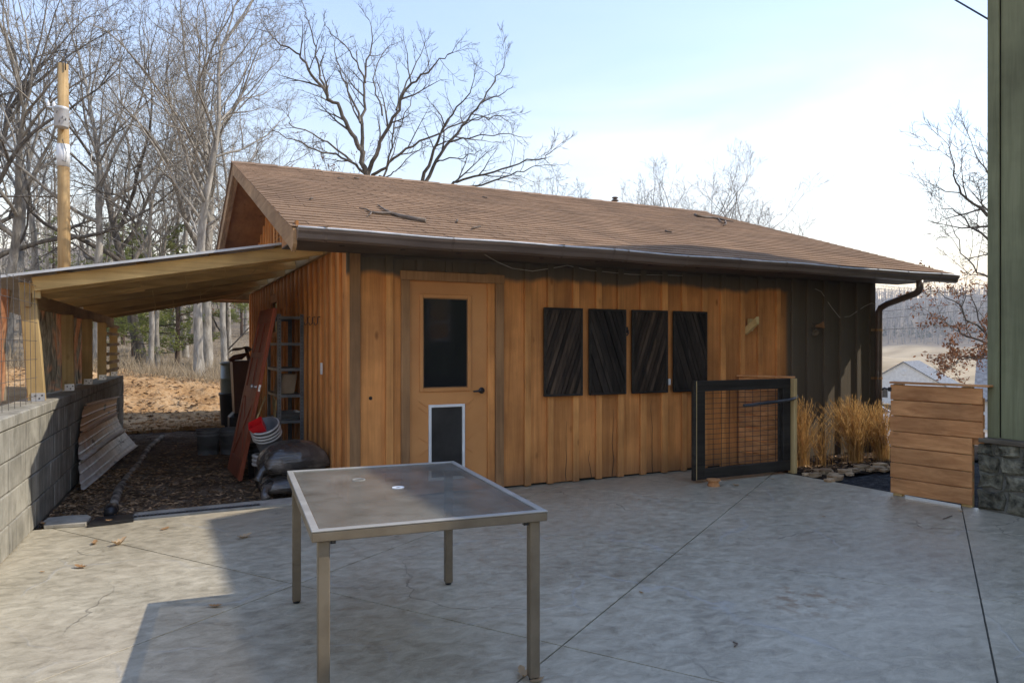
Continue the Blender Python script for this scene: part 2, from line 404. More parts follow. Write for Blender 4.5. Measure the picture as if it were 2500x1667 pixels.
def leaf_mat(name, c1, c2, trans=0.35, island=True):
    t = NT(name); r = t.new('ShaderNodeNewGeometry').outputs['Random Per Island']
    if island == 'obj': r = t.new('ShaderNodeObjectInfo').outputs['Random']
    col = t.ramp(r, [(0.0, c1), (1.0, c2)])
    d = t.new('ShaderNodeBsdfDiffuse'); tr = t.new('ShaderNodeBsdfTranslucent'); mx = t.new('ShaderNodeMixShader'); mx.inputs[0].default_value = trans
    t.link(col, d.inputs[0]); t.link(col, tr.inputs[0]); t.link(d.outputs[0], mx.inputs[1]); t.link(tr.outputs[0], mx.inputs[2]); t.link(mx.outputs[0], t.out.inputs[0])
    return t.m
m_oakleaf = leaf_mat('dry_oak_leaf', (0.16, 0.062, 0.028, 1), (0.40, 0.185, 0.088, 1))
m_litter = leaf_mat('leaf_litter', (0.085, 0.052, 0.029, 1), (0.52, 0.34, 0.19, 1), 0.1)
m_patioleaf = leaf_mat('patio_leaf', (0.33, 0.19, 0.09, 1), (0.52, 0.37, 0.22, 1), 0.2, 'obj')
m_needles = leaf_mat('pine_needles', (0.15, 0.175, 0.045, 1), (0.32, 0.33, 0.10, 1), 0.45)
m_needles_far = leaf_mat('far_pine_needles', (0.036, 0.068, 0.028, 1), (0.088, 0.125, 0.048, 1), 0.3)
m_drygrass = leaf_mat('dry_ornamental_grass', (0.34, 0.185, 0.058, 1), (0.78, 0.50, 0.20, 1), 0.45)
m_brush = leaf_mat('dry_brush', (0.16, 0.12, 0.075, 1), (0.40, 0.32, 0.21, 1), 0.3)

# --- patio concrete (stamped slate look, sealed)
t = NT('stamped_concrete'); v = t.coord('World')
n1 = t.noise(v, 0.9, 8, 0.6, 0.6); n2 = t.noise(t.coord('World', (1, 1.5, 1), rot=(0, 0, 0.5)), 9, 10, 0.72, 0.5); n3 = t.noise(v, 0.45, 3)
grit = t.noise(v, 210, 3, 0.7)
f = t.math('ADD', t.math('MULTIPLY', n1, 0.27), t.math('ADD', t.math('MULTIPLY', n2, 0.55), t.math('MULTIPLY', grit, 0.18)))
col = t.ramp(f, [(0.35, (0.205, 0.176, 0.122, 1)), (0.48, (0.385, 0.336, 0.238, 1)), (0.61, (0.56, 0.495, 0.36, 1))])
brown = t.ramp(n3, [(0.48, (0, 0, 0, 1)), (0.66, (1, 1, 1, 1))])
col = t.mix(col, (0.31, 0.23, 0.155, 1), t.math('MULTIPLY', brown, 0.30))
vo = t.new('ShaderNodeTexVoronoi', feature='DISTANCE_TO_EDGE'); vo.inputs['Scale'].default_value = 0.75
wv = t.mix(v, t.new('ShaderNodeTexNoise').outputs['Color'], 0.0)
dn = t.new('ShaderNodeTexNoise'); dn.inputs['Scale'].default_value = 1.6; dn.inputs['Detail'].default_value = 7; t.link(v, dn.inputs['Vector'])
wv = t.mix(v, dn.outputs['Color'], 0.45, 'ADD'); t.link(wv, vo.inputs['Vector'])
vein = t.ramp(vo.outputs['Distance'], [(0.0, (1, 1, 1, 1)), (0.010, (0, 0, 0, 1))])
gate = t.ramp(t.noise(v, 1.3, 3), [(0.46, (0, 0, 0, 1)), (0.60, (1, 1, 1, 1))])
vm = t.math('MULTIPLY', vein, gate)
col = t.mix(col, (0.42, 0.41, 0.38, 1), t.math('MULTIPLY', vm, 0.45))
spk = t.ramp(t.noise(v, 75, 3, 0.6), [(0.66, (0, 0, 0, 1)), (0.76, (1, 1, 1, 1))])
col = t.mix(col, (0.5, 0.49, 0.46, 1), t.math('MULTIPLY', spk, 0.5))
cr = t.new('ShaderNodeTexVoronoi', feature='DISTANCE_TO_EDGE'); cr.inputs['Scale'].default_value = 0.42; t.link(t.mix(v, dn.outputs['Color'], 0.7, 'ADD'), cr.inputs['Vector'])
crk = t.math('MULTIPLY', t.ramp(cr.outputs['Distance'], [(0.0, (1, 1, 1, 1)), (0.0035, (0, 0, 0, 1))]), t.ramp(t.noise(v, 0.8, 3), [(0.50, (0, 0, 0, 1)), (0.56, (1, 1, 1, 1))]))
col = t.mix(col, (0.09, 0.078, 0.06, 1), t.math('MULTIPLY', crk, 0.7))
# mud print that the dog left
mp = onz(1965, 1462); pos = t.new('ShaderNodeNewGeometry').outputs['Position']
dv = t.new('ShaderNodeVectorMath', operation='DISTANCE'); t.link(pos, dv.inputs[0]); dv.inputs[1].default_value = tuple(mp)
mud = t.math('MULTIPLY', t.math('SUBTRACT', 1.0, t.smooth(dv.outputs['Value'], 0.08, 0.42)), t.ramp(t.noise(v, 9, 5, 0.6), [(0.50, (0, 0, 0, 1)), (0.62, (1, 1, 1, 1))]))
col = t.mix(col, (0.27, 0.175, 0.09, 1), t.math('MULTIPLY', mud, 0.8))
rg = t.ramp(n2, [(0.3, (0.28, 0.28, 0.28, 1)), (0.7, (0.52, 0.52, 0.52, 1))])
hh = t.math('ADD', t.math('MULTIPLY', n2, 0.7), t.math('MULTIPLY', vm, 0.25))
m_patio = t.done(col, rg, t.bump(hh, 0.55, 0.016, t.bump(t.noise(v, 45, 5), 0.25, 0.004)), 0.5)

# --- concrete block
t = NT('concrete_block'); v = t.coord('World'); n = t.noise(v, 5, 8, 0.65); st = t.noise(t.coord('World', (6, 6, 0.5)), 2.2, 5, 0.6)
col = t.ramp(n, [(0.3, (0.20, 0.185, 0.145, 1)), (0.65, (0.37, 0.345, 0.28, 1))])
col = t.mix(col, (0.085, 0.080, 0.066, 1), t.math('MULTIPLY', t.ramp(st, [(0.50, (0, 0, 0, 1)), (0.68, (1, 1, 1, 1))]), 0.65))
ef = t.ramp(t.noise(t.coord('World', (4, 4, 0.6)), 3.1, 6, 0.6), [(0.60, (0, 0, 0, 1)), (0.72, (1, 1, 1, 1))])
col = t.mix(col, (0.50, 0.49, 0.45, 1), t.math('MULTIPLY', ef, 0.55)); col = t.rand_value(col, 0.13)
m_block = t.done(col, 0.92, t.bump(t.noise(v, 60, 4), 0.45, 0.006), 0.15)

# --- soils
def soil(name, stops, sc, bump, bd, gl=0.95, det=9):
    t = NT(name); v = t.coord('World'); n = t.noise(v, sc, det, 0.68, 0.4); n2 = t.noise(v, sc * 9, 6, 0.7)
    f = t.math('ADD', t.math('MULTIPLY', n, 0.6), t.math('MULTIPLY', n2, 0.4)); col = t.ramp(f, stops)
    return t.done(col, gl, t.bump(n2, bump, bd, t.bump(n, bump, bd * 4)), 0.15)
m_dirt = soil('dark_soil', [(0.36, (0.045, 0.031, 0.021, 1)), (0.50, (0.145, 0.100, 0.063, 1)), (0.64, (0.36, 0.285, 0.205, 1))], 3.0, 0.9, 0.03)
m_clay = soil('orange_clay', [(0.33, (0.20, 0.105, 0.045, 1)), (0.47, (0.48, 0.275, 0.118, 1)), (0.64, (0.62, 0.43, 0.24, 1))], 1.5, 0.9, 0.05)
m_mulch = soil('dark_mulch', [(0.36, (0.010, 0.008, 0.006, 1)), (0.52, (0.045, 0.030, 0.020, 1)), (0.66, (0.13, 0.085, 0.055, 1))], 6, 0.9, 0.03)
m_gravel = soil('dark_gravel', [(0.40, (0.018, 0.019, 0.021, 1)), (0.52, (0.052, 0.054, 0.058, 1)), (0.64, (0.14, 0.14, 0.145, 1))], 14, 0.9, 0.02)
t = NT('terrain'); v = t.coord('World'); n = t.noise(v, 0.25, 9, 0.7); n2 = t.noise(v, 3.5, 7, 0.7); f = t.math('ADD', t.math('MULTIPLY', n, 0.4), t.math('MULTIPLY', n2, 0.6))
litter = t.ramp(f, [(0.36, (0.075, 0.055, 0.036, 1)), (0.50, (0.19, 0.145, 0.095, 1)), (0.66, (0.36, 0.29, 0.20, 1))])
field = t.ramp(t.noise(t.coord('World', (0.3, 1, 1)), 0.06, 7, 0.6), [(0.35, (0.30, 0.215, 0.115, 1)), (0.65, (0.50, 0.385, 0.23, 1))])
drive = t.ramp(f, [(0.36, (0.20, 0.195, 0.185, 1)), (0.62, (0.40, 0.39, 0.37, 1))])
sp = t.new('ShaderNodeSeparateXYZ'); t.link(v, sp.inputs[0])
az = t.math('DIVIDE', sp.outputs[0], t.math('MAXIMUM', sp.outputs[1], 0.5))
right = t.smooth(az, 0.55, 0.9)
rr = t.new('ShaderNodeVectorMath', operation='LENGTH'); t.link(v, rr.inputs[0])
fld = t.math('MULTIPLY', right, t.smooth(rr.outputs['Value'], 55, 75))
fld = t.math('MULTIPLY', fld, t.math('SUBTRACT', 1.0, t.smooth(rr.outputs['Value'], 440, 470)))
drv = t.math('MULTIPLY', right, t.math('SUBTRACT', 1.0, t.smooth(rr.outputs['Value'], 40, 55)))
col = t.mix(t.mix(litter, field, fld), drive, t.math('MULTIPLY', drv, 0.85))
m_terrain = t.done(col, 0.95, t.bump(n2, 0.8, 0.08), 0.1)

# --- shingles
t = NT('brown_shingle'); v = t.coord('World'); n = t.noise(v, 1.3, 5); g = t.noise(v, 160, 3, 0.7)
col = t.ramp(g, [(0.33, (0.16, 0.101, 0.060, 1)), (0.55, (0.28, 0.184, 0.112, 1)), (0.72, (0.42, 0.29, 0.19, 1))])
col = t.mix(col, t.ramp(n, [(0.3, (0.82, 0.80, 0.80, 1)), (0.7, (1.12, 1.08, 1.05, 1))]), 1, 'MULTIPLY')
col = t.rand_value(col, 0.13, 'both'); m_shingle = t.done(col, 0.95, t.bump(g, 0.5, 0.004), 0.1)

# --- glass of the table (obscured, dusty), dark panes
t = NT('table_glass'); v = t.coord('World'); n = t.noise(v, 6, 7, 0.62); fine = t.noise(v, 260, 2)
dust = t.ramp(n, [(0.32, (0.17, 0.155, 0.125, 1)), (0.66, (0.30, 0.28, 0.235, 1))])
t.done(dust, 0.22, t.bump(fine, 0.12, 0.0015), 0.5)
tr = t.new('ShaderNodeBsdfTransparent'); tr.inputs[0].default_value = (0.80, 0.77, 0.70, 1)
mx = t.new('ShaderNodeMixShader'); mx.inputs[0].default_value = 0.56
t.link(tr.outputs[0], mx.inputs[1]); t.link(t.p.outputs[0], mx.inputs[2]); t.link(mx.outputs[0], t.out.inputs[0]); m_tglass = t.m
t = NT('dark_pane'); v = t.coord('Object'); sm = t.noise(v, 5, 7, 0.65)
m_pane = t.done((0.006, 0.007, 0.009, 1), t.ramp(sm, [(0.4, (0.03, 0.03, 0.03, 1)), (0.75, (0.14, 0.14, 0.14, 1))]), t.bump(t.noise(v, 1.5, 2), 0.02, 0.01), 0.6)
m_petflap = simple('pet_flap', (0.010, 0.010, 0.010, 1), (0.030, 0.029, 0.028, 1), 5, 0.35, 0.05, 0.4, rnd=0)
t = NT('soil_bag_film'); v = t.coord('Object'); n = t.noise(v, 9, 6, 0.6, 0.8); pr = t.noise(t.coord('Object', (1, 1, 1.7)), 2.3, 5, 0.55, 0.6)
colb = t.ramp(pr, [(0.44, (0.045, 0.041, 0.037, 1)), (0.52, (0.10, 0.085, 0.072, 1)), (0.66, (0.22, 0.195, 0.165, 1))])
cre = t.noise(t.coord('Object', (1.0, 1.0, 4.5), rot=(0.3, 0.5, 0.4)), 7, 3, 0.5, 1.5)
m_bag = t.done(colb, 0.22, t.bump(cre, 0.5, 0.02, t.bump(n, 0.35, 0.012)), 0.7)

# --- bark-printed tarp
t = NT('bark_print_tarp'); v = t.coord('World', (1, 1, 0.28)); n = t.noise(v, 9, 7, 0.62, 2.2); m1 = t.noise(t.coord('World', (1, 1, 0.75)), 1.7, 4, 0.5, 1.6)
barkc = t.ramp(n, [(0.34, (0.06, 0.045, 0.03, 1)), (0.50, (0.22, 0.185, 0.125, 1)), (0.66, (0.42, 0.36, 0.25, 1))])
clayc = t.ramp(n, [(0.32, (0.34, 0.13, 0.055, 1)), (0.62, (0.68, 0.34, 0.17, 1))])
col = t.mix(barkc, clayc, t.ramp(m1, [(0.47, (0, 0, 0, 1)), (0.55, (1, 1, 1, 1))]))
t.done(col, 0.6, t.bump(t.noise(v, 5, 3), 0.3, 0.03), 0.3); tl = t.new('ShaderNodeBsdfTranslucent'); t.link(col, tl.inputs[0]); ms = t.new('ShaderNodeMixShader'); ms.inputs[0].default_value = 0.45
t.link(t.p.outputs[0], ms.inputs[1]); t.link(tl.outputs[0], ms.inputs[2]); t.link(ms.outputs[0], t.out.inputs[0]); m_tarp = t.m
# --- rusty painted sheet metal
t = NT('stained_sheet_metal'); v = t.coord('Object'); sp = t.new('ShaderNodeSeparateXYZ'); t.link(v, sp.inputs[0])
n = t.noise(v, 4, 6, 0.6); ru = t.smooth(t.math('ADD', sp.outputs[2], t.math('MULTIPLY', t.math('SUBTRACT', n, 0.5), 0.5)), 0.30, 0.50)
base = t.ramp(t.noise(v, 7, 6), [(0.35, (0.46, 0.43, 0.38, 1)), (0.65, (0.66, 0.63, 0.57, 1))])
base = t.mix(base, (0.58, 0.29, 0.10, 1), t.math('MULTIPLY', ru, 0.88))
base = t.mix(base, (0.028, 0.024, 0.02, 1), t.ramp(t.noise(t.coord('Object', (1, 0.6, 2.2)), 2.6, 7, 0.65), [(0.61, (0, 0, 0, 1)), (0.66, (1, 1, 1, 1))]))
m_sheet = t.done(base, 0.45, t.bump(n, 0.1, 0.01), 0.45)

# ================================================================== ground and far terrain
def fbm(x, y, z=0.0, o=4):
    return mnoise.fractal(Vector((x, y, z)), 1.0, 2.0, o)
def interp(r, tab):
    for k in range(len(tab) - 1):
        if r <= tab[k + 1][0]:
            t_ = (r - tab[k][0]) / (tab[k + 1][0] - tab[k][0]); t_ = max(0, t_); return lerp(tab[k][1], tab[k + 1][1], t_)
    return tab[-1][1]
TL = [(0, -0.2), (14, -0.2), (16.5, 0.15), (19, 0.4), (22, 0.55), (30, 0.8), (45, 1.6), (100, 6.5), (200, 21), (400, 46), (800, 62), (3000, 70)]
TR = [(0, -0.2), (9.5, -0.2), (20, -1.0), (36, -2.5), (70, -5.2), (110, -7), (200, -7.2), (430, -3.2), (470, 0), (760, 43), (1000, 60), (3000, 70)]
def hterr(x, y):
    r = math.hypot(x, y); th = math.degrees(math.atan2(x, y))
    w = sstep(18, 42, th) if th > -90 else 0.0
    h = lerp(interp(r, TL), interp(r, TR), w)
    if r > 40: h += fbm(x * 0.012, y * 0.012) * min(6, (r - 40) * 0.03)
    elif r > 16: h += fbm(x * 0.3, y * 0.3) * 0.12
    if x < -0.9 and -8 < y < 15: h = max(h, 0.72 * sstep(-1.0, -1.22, x)) if h < 0.7 else h
    if y < 0 and r > 25: h = min(h, -0.2)
    return h
mb = MB(); NS = 240; rings = [0.0]; r_ = 1.5
while r_ < 2600: rings.append(r_); r_ *= 1.075
for ri, r in enumerate(rings):
    for k in range(NS):
        a = 2 * PI * k / NS; x = r * math.sin(a); y = r * math.cos(a); mb.v.append((x, y, hterr(x, y)))
for i in range(len(rings) - 1):
    for k in range(NS):
        k2 = (k + 1) % NS; mb.f.append((i * NS + k, (i + 1) * NS + k, (i + 1) * NS + k2, i * NS + k2))
structure('terrain', mb, m_terrain, 'leaf covered woodland ground, gravel drive, tan field and wooded hills', 'ground', True)

# clay bank behind the lean-to
def hclay(x, y):
    top = lerp(0.92, 0.42, min(1, max(0, (x + 1.5) / 4.0)))
    h = -0.1 + sstep(14.6, 18.4, y) * top + 0.1 * sstep(13.4, 14.2, y) - sstep(19.0, 21.8, y) * 0.45
    h += fbm(x * 0.9, y * 0.9, 3) * 0.16 * sstep(14.8, 16.5, y) + fbm(x * 4, y * 4, 7) * 0.055 * sstep(14.0, 15.2, y)
    return h
mb = MB(); mb.sheet(lambda a, b: (lerp(-9, 9, a), lerp(13.4, 22, b), hclay(lerp(-9, 9, a), lerp(13.4, 22, b))), 150, 90)
structure('clay_bank', mb, m_clay, 'freshly dug bank of orange clay behind the lean-to', 'bank', True)
mb = MB(); mb.sheet(lambda a, b: (lerp(-14, -1.21, a), lerp(-9, 13.6, b), 0.76 + 0.5 * (1 - a) + fbm(a * 14, b * 20, 5) * 0.10 * min(1, (1 - a) * 4)), 60, 90)  # clay ground extended left of the wall to bounce warm sunlight
structure('clay_bounce_ground', mb, m_clay, 'bare orange clay ground added behind the block wall to bounce sunlight', 'ground', True)
# soil floor of the lean-to
mb = MB()
def hd(x, y): return -0.025 + fbm(x * 1.5, y * 1.5, 1) * 0.035 + fbm(x * 6, y * 6, 2) * 0.012
mb.sheet(lambda a, b: (lerp(-0.95, 1.75, a), lerp(6.74, 14.4, b), hd(lerp(-0.95, 1.75, a), lerp(6.74, 14.4, b))), 60, 150)
structure('soil_floor', mb, m_dirt, 'dark damp soil floor under the lean-to', 'ground', True)
# mulch bed and gravel path on the right
mb = MB(); mb.sheet(lambda a, b: (lerp(6.28, 10.5, a), lerp(5.5, 6.62, b), -0.02 + fbm(a * 9, b * 5, 4) * 0.03 + 0.05 * b), 50, 20)
structure('mulch_bed', mb, m_mulch, 'dark mulch bed at the foot of the shed wall', 'bed', True)
mb = MB(); mb.sheet(lambda a, b: (lerp(6.26, 11, a), lerp(3.6, 5.7, b), -0.035 + fbm(a * 20, b * 10, 9) * 0.012), 90, 60)
structure('gravel_path', mb, m_gravel, 'dark gravel path between the patio and the drive', 'path', False)
mb = MB(); mb.sheet(lambda a, b: (lerp(6.2, 16, a), lerp(-8, 3.7, b), -0.05), 2, 2)

# stamped concrete patio, cut by its joints into panels
def clip(poly, n, d):
    out = []
    for i in range(len(poly)):
        a, b = poly[i], poly[(i + 1) % len(poly)]; da = a[0] * n[0] + a[1] * n[1] - d; db = b[0] * n[0] + b[1] * n[1] - d
        if da <= 0: out.append(a)
        if da * db < 0:
            t_ = da / (da - db); out.append((a[0] + (b[0] - a[0]) * t_, a[1] + (b[1] - a[1]) * t_))
    return out
patio_poly = [(-1.75, -6), (7.15, -6), (6.31, 6.56), (1.6, 6.66), (-0.93, 6.64)]
mb = MB(); mb.add([(p[0], p[1], -0.014) for p in patio_poly], [tuple(range(5))])
patio = structure('patio', mb, m_mortar, 'grey stamped concrete patio with diagonal joints', 'patio')
A_ = (math.cos(math.radians(33.5)), math.sin(math.radians(33.5))); B_ = (A_[1], -A_[0]); SPC = 1.76
a0 = A_[0] * 1.69 + A_[1] * 3.04; b0 = B_[0] * 3.16 + B_[1] * 3.9; G_ = 0.0045
for i in range(-6, 8):
    for j in range(-6, 8):
        q = patio_poly
        for n, d in ((A_, a0 + (i + 1) * SPC - G_), ((-A_[0], -A_[1]), -(a0 + i * SPC + G_)), (B_, b0 + (j + 1) * SPC - G_), ((-B_[0], -B_[1]), -(b0 + j * SPC + G_))):
            q = clip(q, n, d)
            if len(q) < 3: break
        if len(q) < 3: continue
        cx = sum(p[0] for p in q) / len(q); cy = sum(p[1] for p in q) / len(q)
        mb = MB(); n = len(q)
        def shr(p, s):
            dx, dy = p[0] - cx, p[1] - cy; l = math.hypot(dx, dy); return (p[0] - dx / l * s, p[1] - dy / l * s)
        mb.add([(*p, -0.09) for p in q] + [(*p, -0.001) for p in q] + [(*shr(p, 0.001), 0.0) for p in q], [tuple(range(2 * n, 3 * n))] +
               [(k, (k + 1) % n, n + (k + 1) % n, n + k) for k in range(n)] + [(n + k, n + (k + 1) % n, 2 * n + (k + 1) % n, 2 * n + k) for k in range(n)])
        if sum(q[k][0] * q[(k + 1) % n][1] - q[(k + 1) % n][0] * q[k][1] for k in range(n)) < 0: mb.f = [t_[::-1] for t_ in mb.f]
        obj('concrete_panel', mb, m_patio, patio)

# ================================================================== the shed
X0, X1, Y0, Y1 = 1.594, 8.63, 6.487, 14.0
ZS = 2.262                                   # soffit
XL, XR = 0.98, 9.20                          # roof ends
XRT = 9.20; YB = 14.65                       # back edge of the roof
YE, ZE = 5.77, 2.345                         # shingle edge at the eave
YR, ZR = 10.42, 3.905                 # ridge
SL = (ZR - ZE) / (YR - YE)
def xr(y): return lerp(XR, XRT, (min(y, 2 * YR - y) - YE) / (YR - YE))
def zroof(y): return ZE + (min(y, 2 * YR - y) - YE) * SL
shed = thing('wooden_shed', 'long low wooden shed with brown shingle roof and orange stained board siding', 'shed', (X0, Y0, 0))
# core behind the boards
mb = MB(); mb.box(X0 + 0.03, X1 - 0.03, Y0 + 0.03, Y1 - 0.03, -0.1, ZS)
obj('wall_core', mb, m_core, shed)
mb = MB(); mb.prism([(X0 + 0.03, Y0 + 0.03, ZS), (X0 + 0.03, YR, zroof(YR) - 0.14), (X0 + 0.03, Y1 - 0.03, zroof(Y1) - 0.14), (X0 + 0.03, Y1 - 0.03, ZS)], (X1 - X0 - 0.06, 0, 0)); obj('gable_core', mb, m_core, shed)
rnd = random.Random(3)
batt = [1.957, 3.400, 3.665, 3.972, 4.255, 4.535, 4.835, 5.13, 5.405, 5.705, 5.985, 6.285, 6.57, 6.87, 7.14, 7.40, 7.70, 8.0, 8.31]
# boards of the front wall
edges = [X0 + 0.012] + batt + [X1]
for k in range(len(edges) - 1):
    a, b = edges[k] + 0.003, edges[k + 1] - 0.003
    z0 = 0.012 + rnd.uniform(0, 0.02)
    if a > 1.9 and b < 3.45:                  # around the door
        for (p, q, zz) in ((a, 2.10, z0), (3.10, b, z0), (2.10, 3.10, 2.10)):
            mb = MB(); mb.box(p, q, Y0, Y0 + 0.022, zz, ZS - 0.002, 0.002); obj('board', mb, m_cedar, shed)
        continue
    mb = MB(); yo = rnd.uniform(-0.002, 0.002); mb.box(a, b, Y0 + yo, Y0 + 0.022, z0, ZS - 0.002, 0.002); obj('board', mb, m_cedar, shed)
for k, x in enumerate(batt):
    w = 0.036 + rnd.uniform(-0.003, 0.003); dx = rnd.uniform(-0.004, 0.004)
    mb = MB(); mb.obox((x + dx, Y0 - 0.0175, (ZS + 0.008) / 2), (w, 0, 0), (0, 0.0165, 0), (0.0, 0, (ZS - 0.012) / 2), 0.003); obj('batten', mb, m_batten, shed)
for x in (2.26, 2.55, 2.62, 2.86):           # short battens above the door
    mb = MB(); mb.box(x - 0.033, x + 0.033, Y0 - 0.02, Y0 - 0.001, 2.128, ZS - 0.004, 0.003); obj('batten', mb, m_cedar, shed)
mb = MB(); mb.box(X0 - 0.001, X0 + 0.098, Y0 - 0.024, Y0 - 0.001, 0.01, ZS - 0.003, 0.003); obj('corner_board', mb, m_trim, shed)
mb = MB(); mb.box(X1 - 0.085, X1 + 0.022, Y0 - 0.024, Y0 - 0.001, 0.01, ZS - 0.003, 0.003); obj('corner_board', mb, m_oldpaint, shed)
mb = MB(); mb.box(X1 + 0.0, X1 + 0.022, Y0, Y1, 0.01, ZS + 0.05); obj('end_wall', mb, m_oldpaint, shed)
mb = MB(); mb.prism([(X1 + 0.0, Y0, ZS + 0.05), (X1 + 0.0, YR, zroof(YR) - 0.12), (X1 + 0.0, Y1, zroof(Y1) - 0.12), (X1 + 0.0, Y1, ZS + 0.05)], (0.022, 0, 0)); obj('end_gable', mb, m_oldpaint, shed)
mb = MB(); mb.box(X0 + 0.1, X1 - 0.1, Y0 - 0.021, Y0 - 0.002, ZS - 0.03, ZS - 0.003); obj('frieze', mb, m_oldpaint_x, shed)
# gable wall boards
GW_Y, GW_Z = (10.55, 11.12), (1.62, 2.05)    # small window in the gable wall
y = Y0 + 0.03; k = 0
while y < Y1 - 0.05:
    w = 0.285; b = min(y + w, Y1); ym = (y + b) / 2; zt = min(zroof(y), zroof(b)) - 0.02
    segs = [(0.01, zt)]
    if b > GW_Y[0] and y < GW_Y[1]: segs = [(0.01, GW_Z[0]), (GW_Z[1], zt)]
    for (z0, z1) in segs:
        mb = MB(); mb.box(X0, X0 + 0.022, y + 0.003, b - 0.003, z0, z1, 0.002); obj('board', mb, m_cedar, shed)
    yb = b; zt2 = zroof(yb) - 0.05
    if yb < Y1 - 0.1:
        segs = [(0.015, zt2)]
        if GW_Y[0] - 0.03 < yb < GW_Y[1] + 0.03: segs = [(0.015, GW_Z[0] - 0.07), (GW_Z[1] + 0.12, zt2)]
        for (z0, z1) in segs:
            mb = MB(); mb.box(X0 - 0.030, X0 - 0.001, yb - 0.036, yb + 0.036, z0, z1, 0.003); obj('batten', mb, m_batten, shed)
    y = b; k += 1
mb = MB(); mb.box(X0 - 0.026, X0 - 0.001, Y0 - 0.024, Y0 + 0.075, 0.01, ZS + 0.1, 0.003); obj('corner_board', mb, m_cedar, shed)
# gable window
win = None
mb = MB(); mb.box(X0 + 0.012, X0 + 0.02, GW_Y[0], GW_Y[1], GW_Z[0], GW_Z[1]); win = obj('window', mb, m_pane, shed, label='small dark window in the gable wall')
mb = MB()
mb.box(X0 - 0.02, X0 + 0.01, GW_Y[0] - 0.02, GW_Y[1] + 0.02, GW_Z[1], GW_Z[1] + 0.11, 0.003).box(X0 - 0.02, X0 + 0.01, GW_Y[0] - 0.06, GW_Y[0], GW_Z[0] - 0.06, GW_Z[1], 0.003)
mb.box(X0 - 0.02, X0 + 0.01, GW_Y[1], GW_Y[1] + 0.06, GW_Z[0] - 0.06, GW_Z[1], 0.003).box(X0 - 0.02, X0 + 0.01, GW_Y[0], GW_Y[1], GW_Z[0] - 0.06, GW_Z[0], 0.003)
obj('window_frame', mb, m_cedar, win)
# louvred gable vent
gv = obj('gable_vent', MB().box(X0 - 0.03, X0 - 0.002, 10.22, 10.26, 2.72, 3.35).box(X0 - 0.03, X0 - 0.002, 10.72, 10.76, 2.72, 3.35).box(X0 - 0.03, X0 - 0.002, 10.26, 10.72, 3.31, 3.35).box(X0 - 0.03, X0 - 0.002, 10.26, 10.72, 2.72, 2.76), m_cedar, shed)
for k in range(9):
    z = 2.80 + k * 0.058; mb = MB(); mb.obox((X0 - 0.014, 10.49, z), (0.012, 0, 0.016), (0, 0.228, 0), (0.003, 0, -0.002)); obj('louvre', mb, m_trim, gv)

# --- roof deck, shingles
def deck():
    mb = MB(); P = []
    for (y, z) in ((YE + 0.03, ZE - 0.055), (YE + 0.03, ZE - 0.012), (YR, ZR - 0.012), (YB - 0.03, zroof(YB) - 0.012), (YB - 0.03, zroof(YB) - 0.055), (YR, ZR - 0.055)): P.append((XL + 0.02, y, z)); P.append((xr(y) - 0.02, y, z))
    L_ = [0, 2, 4, 6, 8, 10]; return mb.add(P, [(a_, b_, b_ + 1, a_ + 1) for a_, b_ in zip(L_, L_[1:] + L_[:1])] + [(0, 10, 4, 2), (10, 8, 6, 4), (1, 3, 5, 11), (11, 5, 7, 9)])
roof = obj('roof', deck(), m_core, shed, label='brown asphalt shingle gable roof')
U = Vector((0, YR - YE, ZR - ZE)); SLEN = U.length; U.normalize(); NRM = Vector((0, -U.z, U.y))
EXPO = 0.143; TAB = 0.332
tabs = []
nrow = int(SLEN / EXPO) + 1
for side in (0, 1):
    if side == 1: continue
    for r in range(nrow):
        off = (r % 2) * TAB * 0.5 + rnd.uniform(-0.012, 0.012)
        x = XL - 0.02 - TAB + off
        xe = lerp(XR, XRT, min(1, (r + 0.5) * EXPO / SLEN)) + 0.02
        while x < xe:
            a = max(x, XL - 0.02); b = min(x + TAB - 0.007, xe)
            if b - a > 0.03: tabs.append((r, a, b))
            x += TAB
tme = {}
def tabmesh(w):
    key = round(w, 2)
    if key not in tme:
        w_ = key / 2; L = EXPO + 0.055; mb = MB()
        mb.add([(-w_, 0, 0.002), (w_, 0, 0.002), (w_, 0, 0.010), (-w_, 0, 0.010), (-w_, L, -0.004), (w_, L, -0.004), (w_, L, 0.001), (-w_, L, 0.001)],
               [(0, 1, 2, 3), (3, 2, 6, 7), (0, 3, 7, 4), (1, 5, 6, 2)])
        tme[key] = (mb, local_mesh('shingle', mb, m_shingle))
    return tme[key]
RX = Matrix(((1, 0, 0), (0, U.y, NRM.y), (0, U.z, NRM.z)))
def tabmat(r, a, b):
    o = Vector(((a + b) / 2, YE, ZE)) + U * (r * EXPO) + NRM * rnd.uniform(-0.0008, 0.0012)
    rot = RX @ Matrix.Rotation(rnd.uniform(-0.004, 0.006), 3, 'X') @ Matrix.Rotation(rnd.uniform(-0.003, 0.003), 3, 'Z')
    m = rot.to_4x4(); m.translation = o; return m
def dcam(tb):
    p = Vector(((tb[1] + tb[2]) / 2, YE, ZE)) + U * (tb[0] * EXPO); return (p - CAMP).length
tabs.sort(key=dcam)
rest = MB()
for i, tb in enumerate(tabs):
    m = tabmat(*tb); mbx, me = tabmesh(tb[2] - tb[1])
    if i < 300: piece('shingle', me, roof, m)
    else: rest.add([m @ Vector(p) for p in mbx.v], mbx.f)
obj('shingles', rest, m_shingle, roof, kind='stuff')
mb = MB(); mb.sheet(lambda a, b: (lerp(XL - 0.02, lerp(XRT, XR, b) + 0.02, a), lerp(YR, YB, b), lerp(ZR, zroof(YB), b) + 0.004), 2, 2); obj('back_slope', mb, m_shingle, roof)
x = XL - 0.02; k = 0
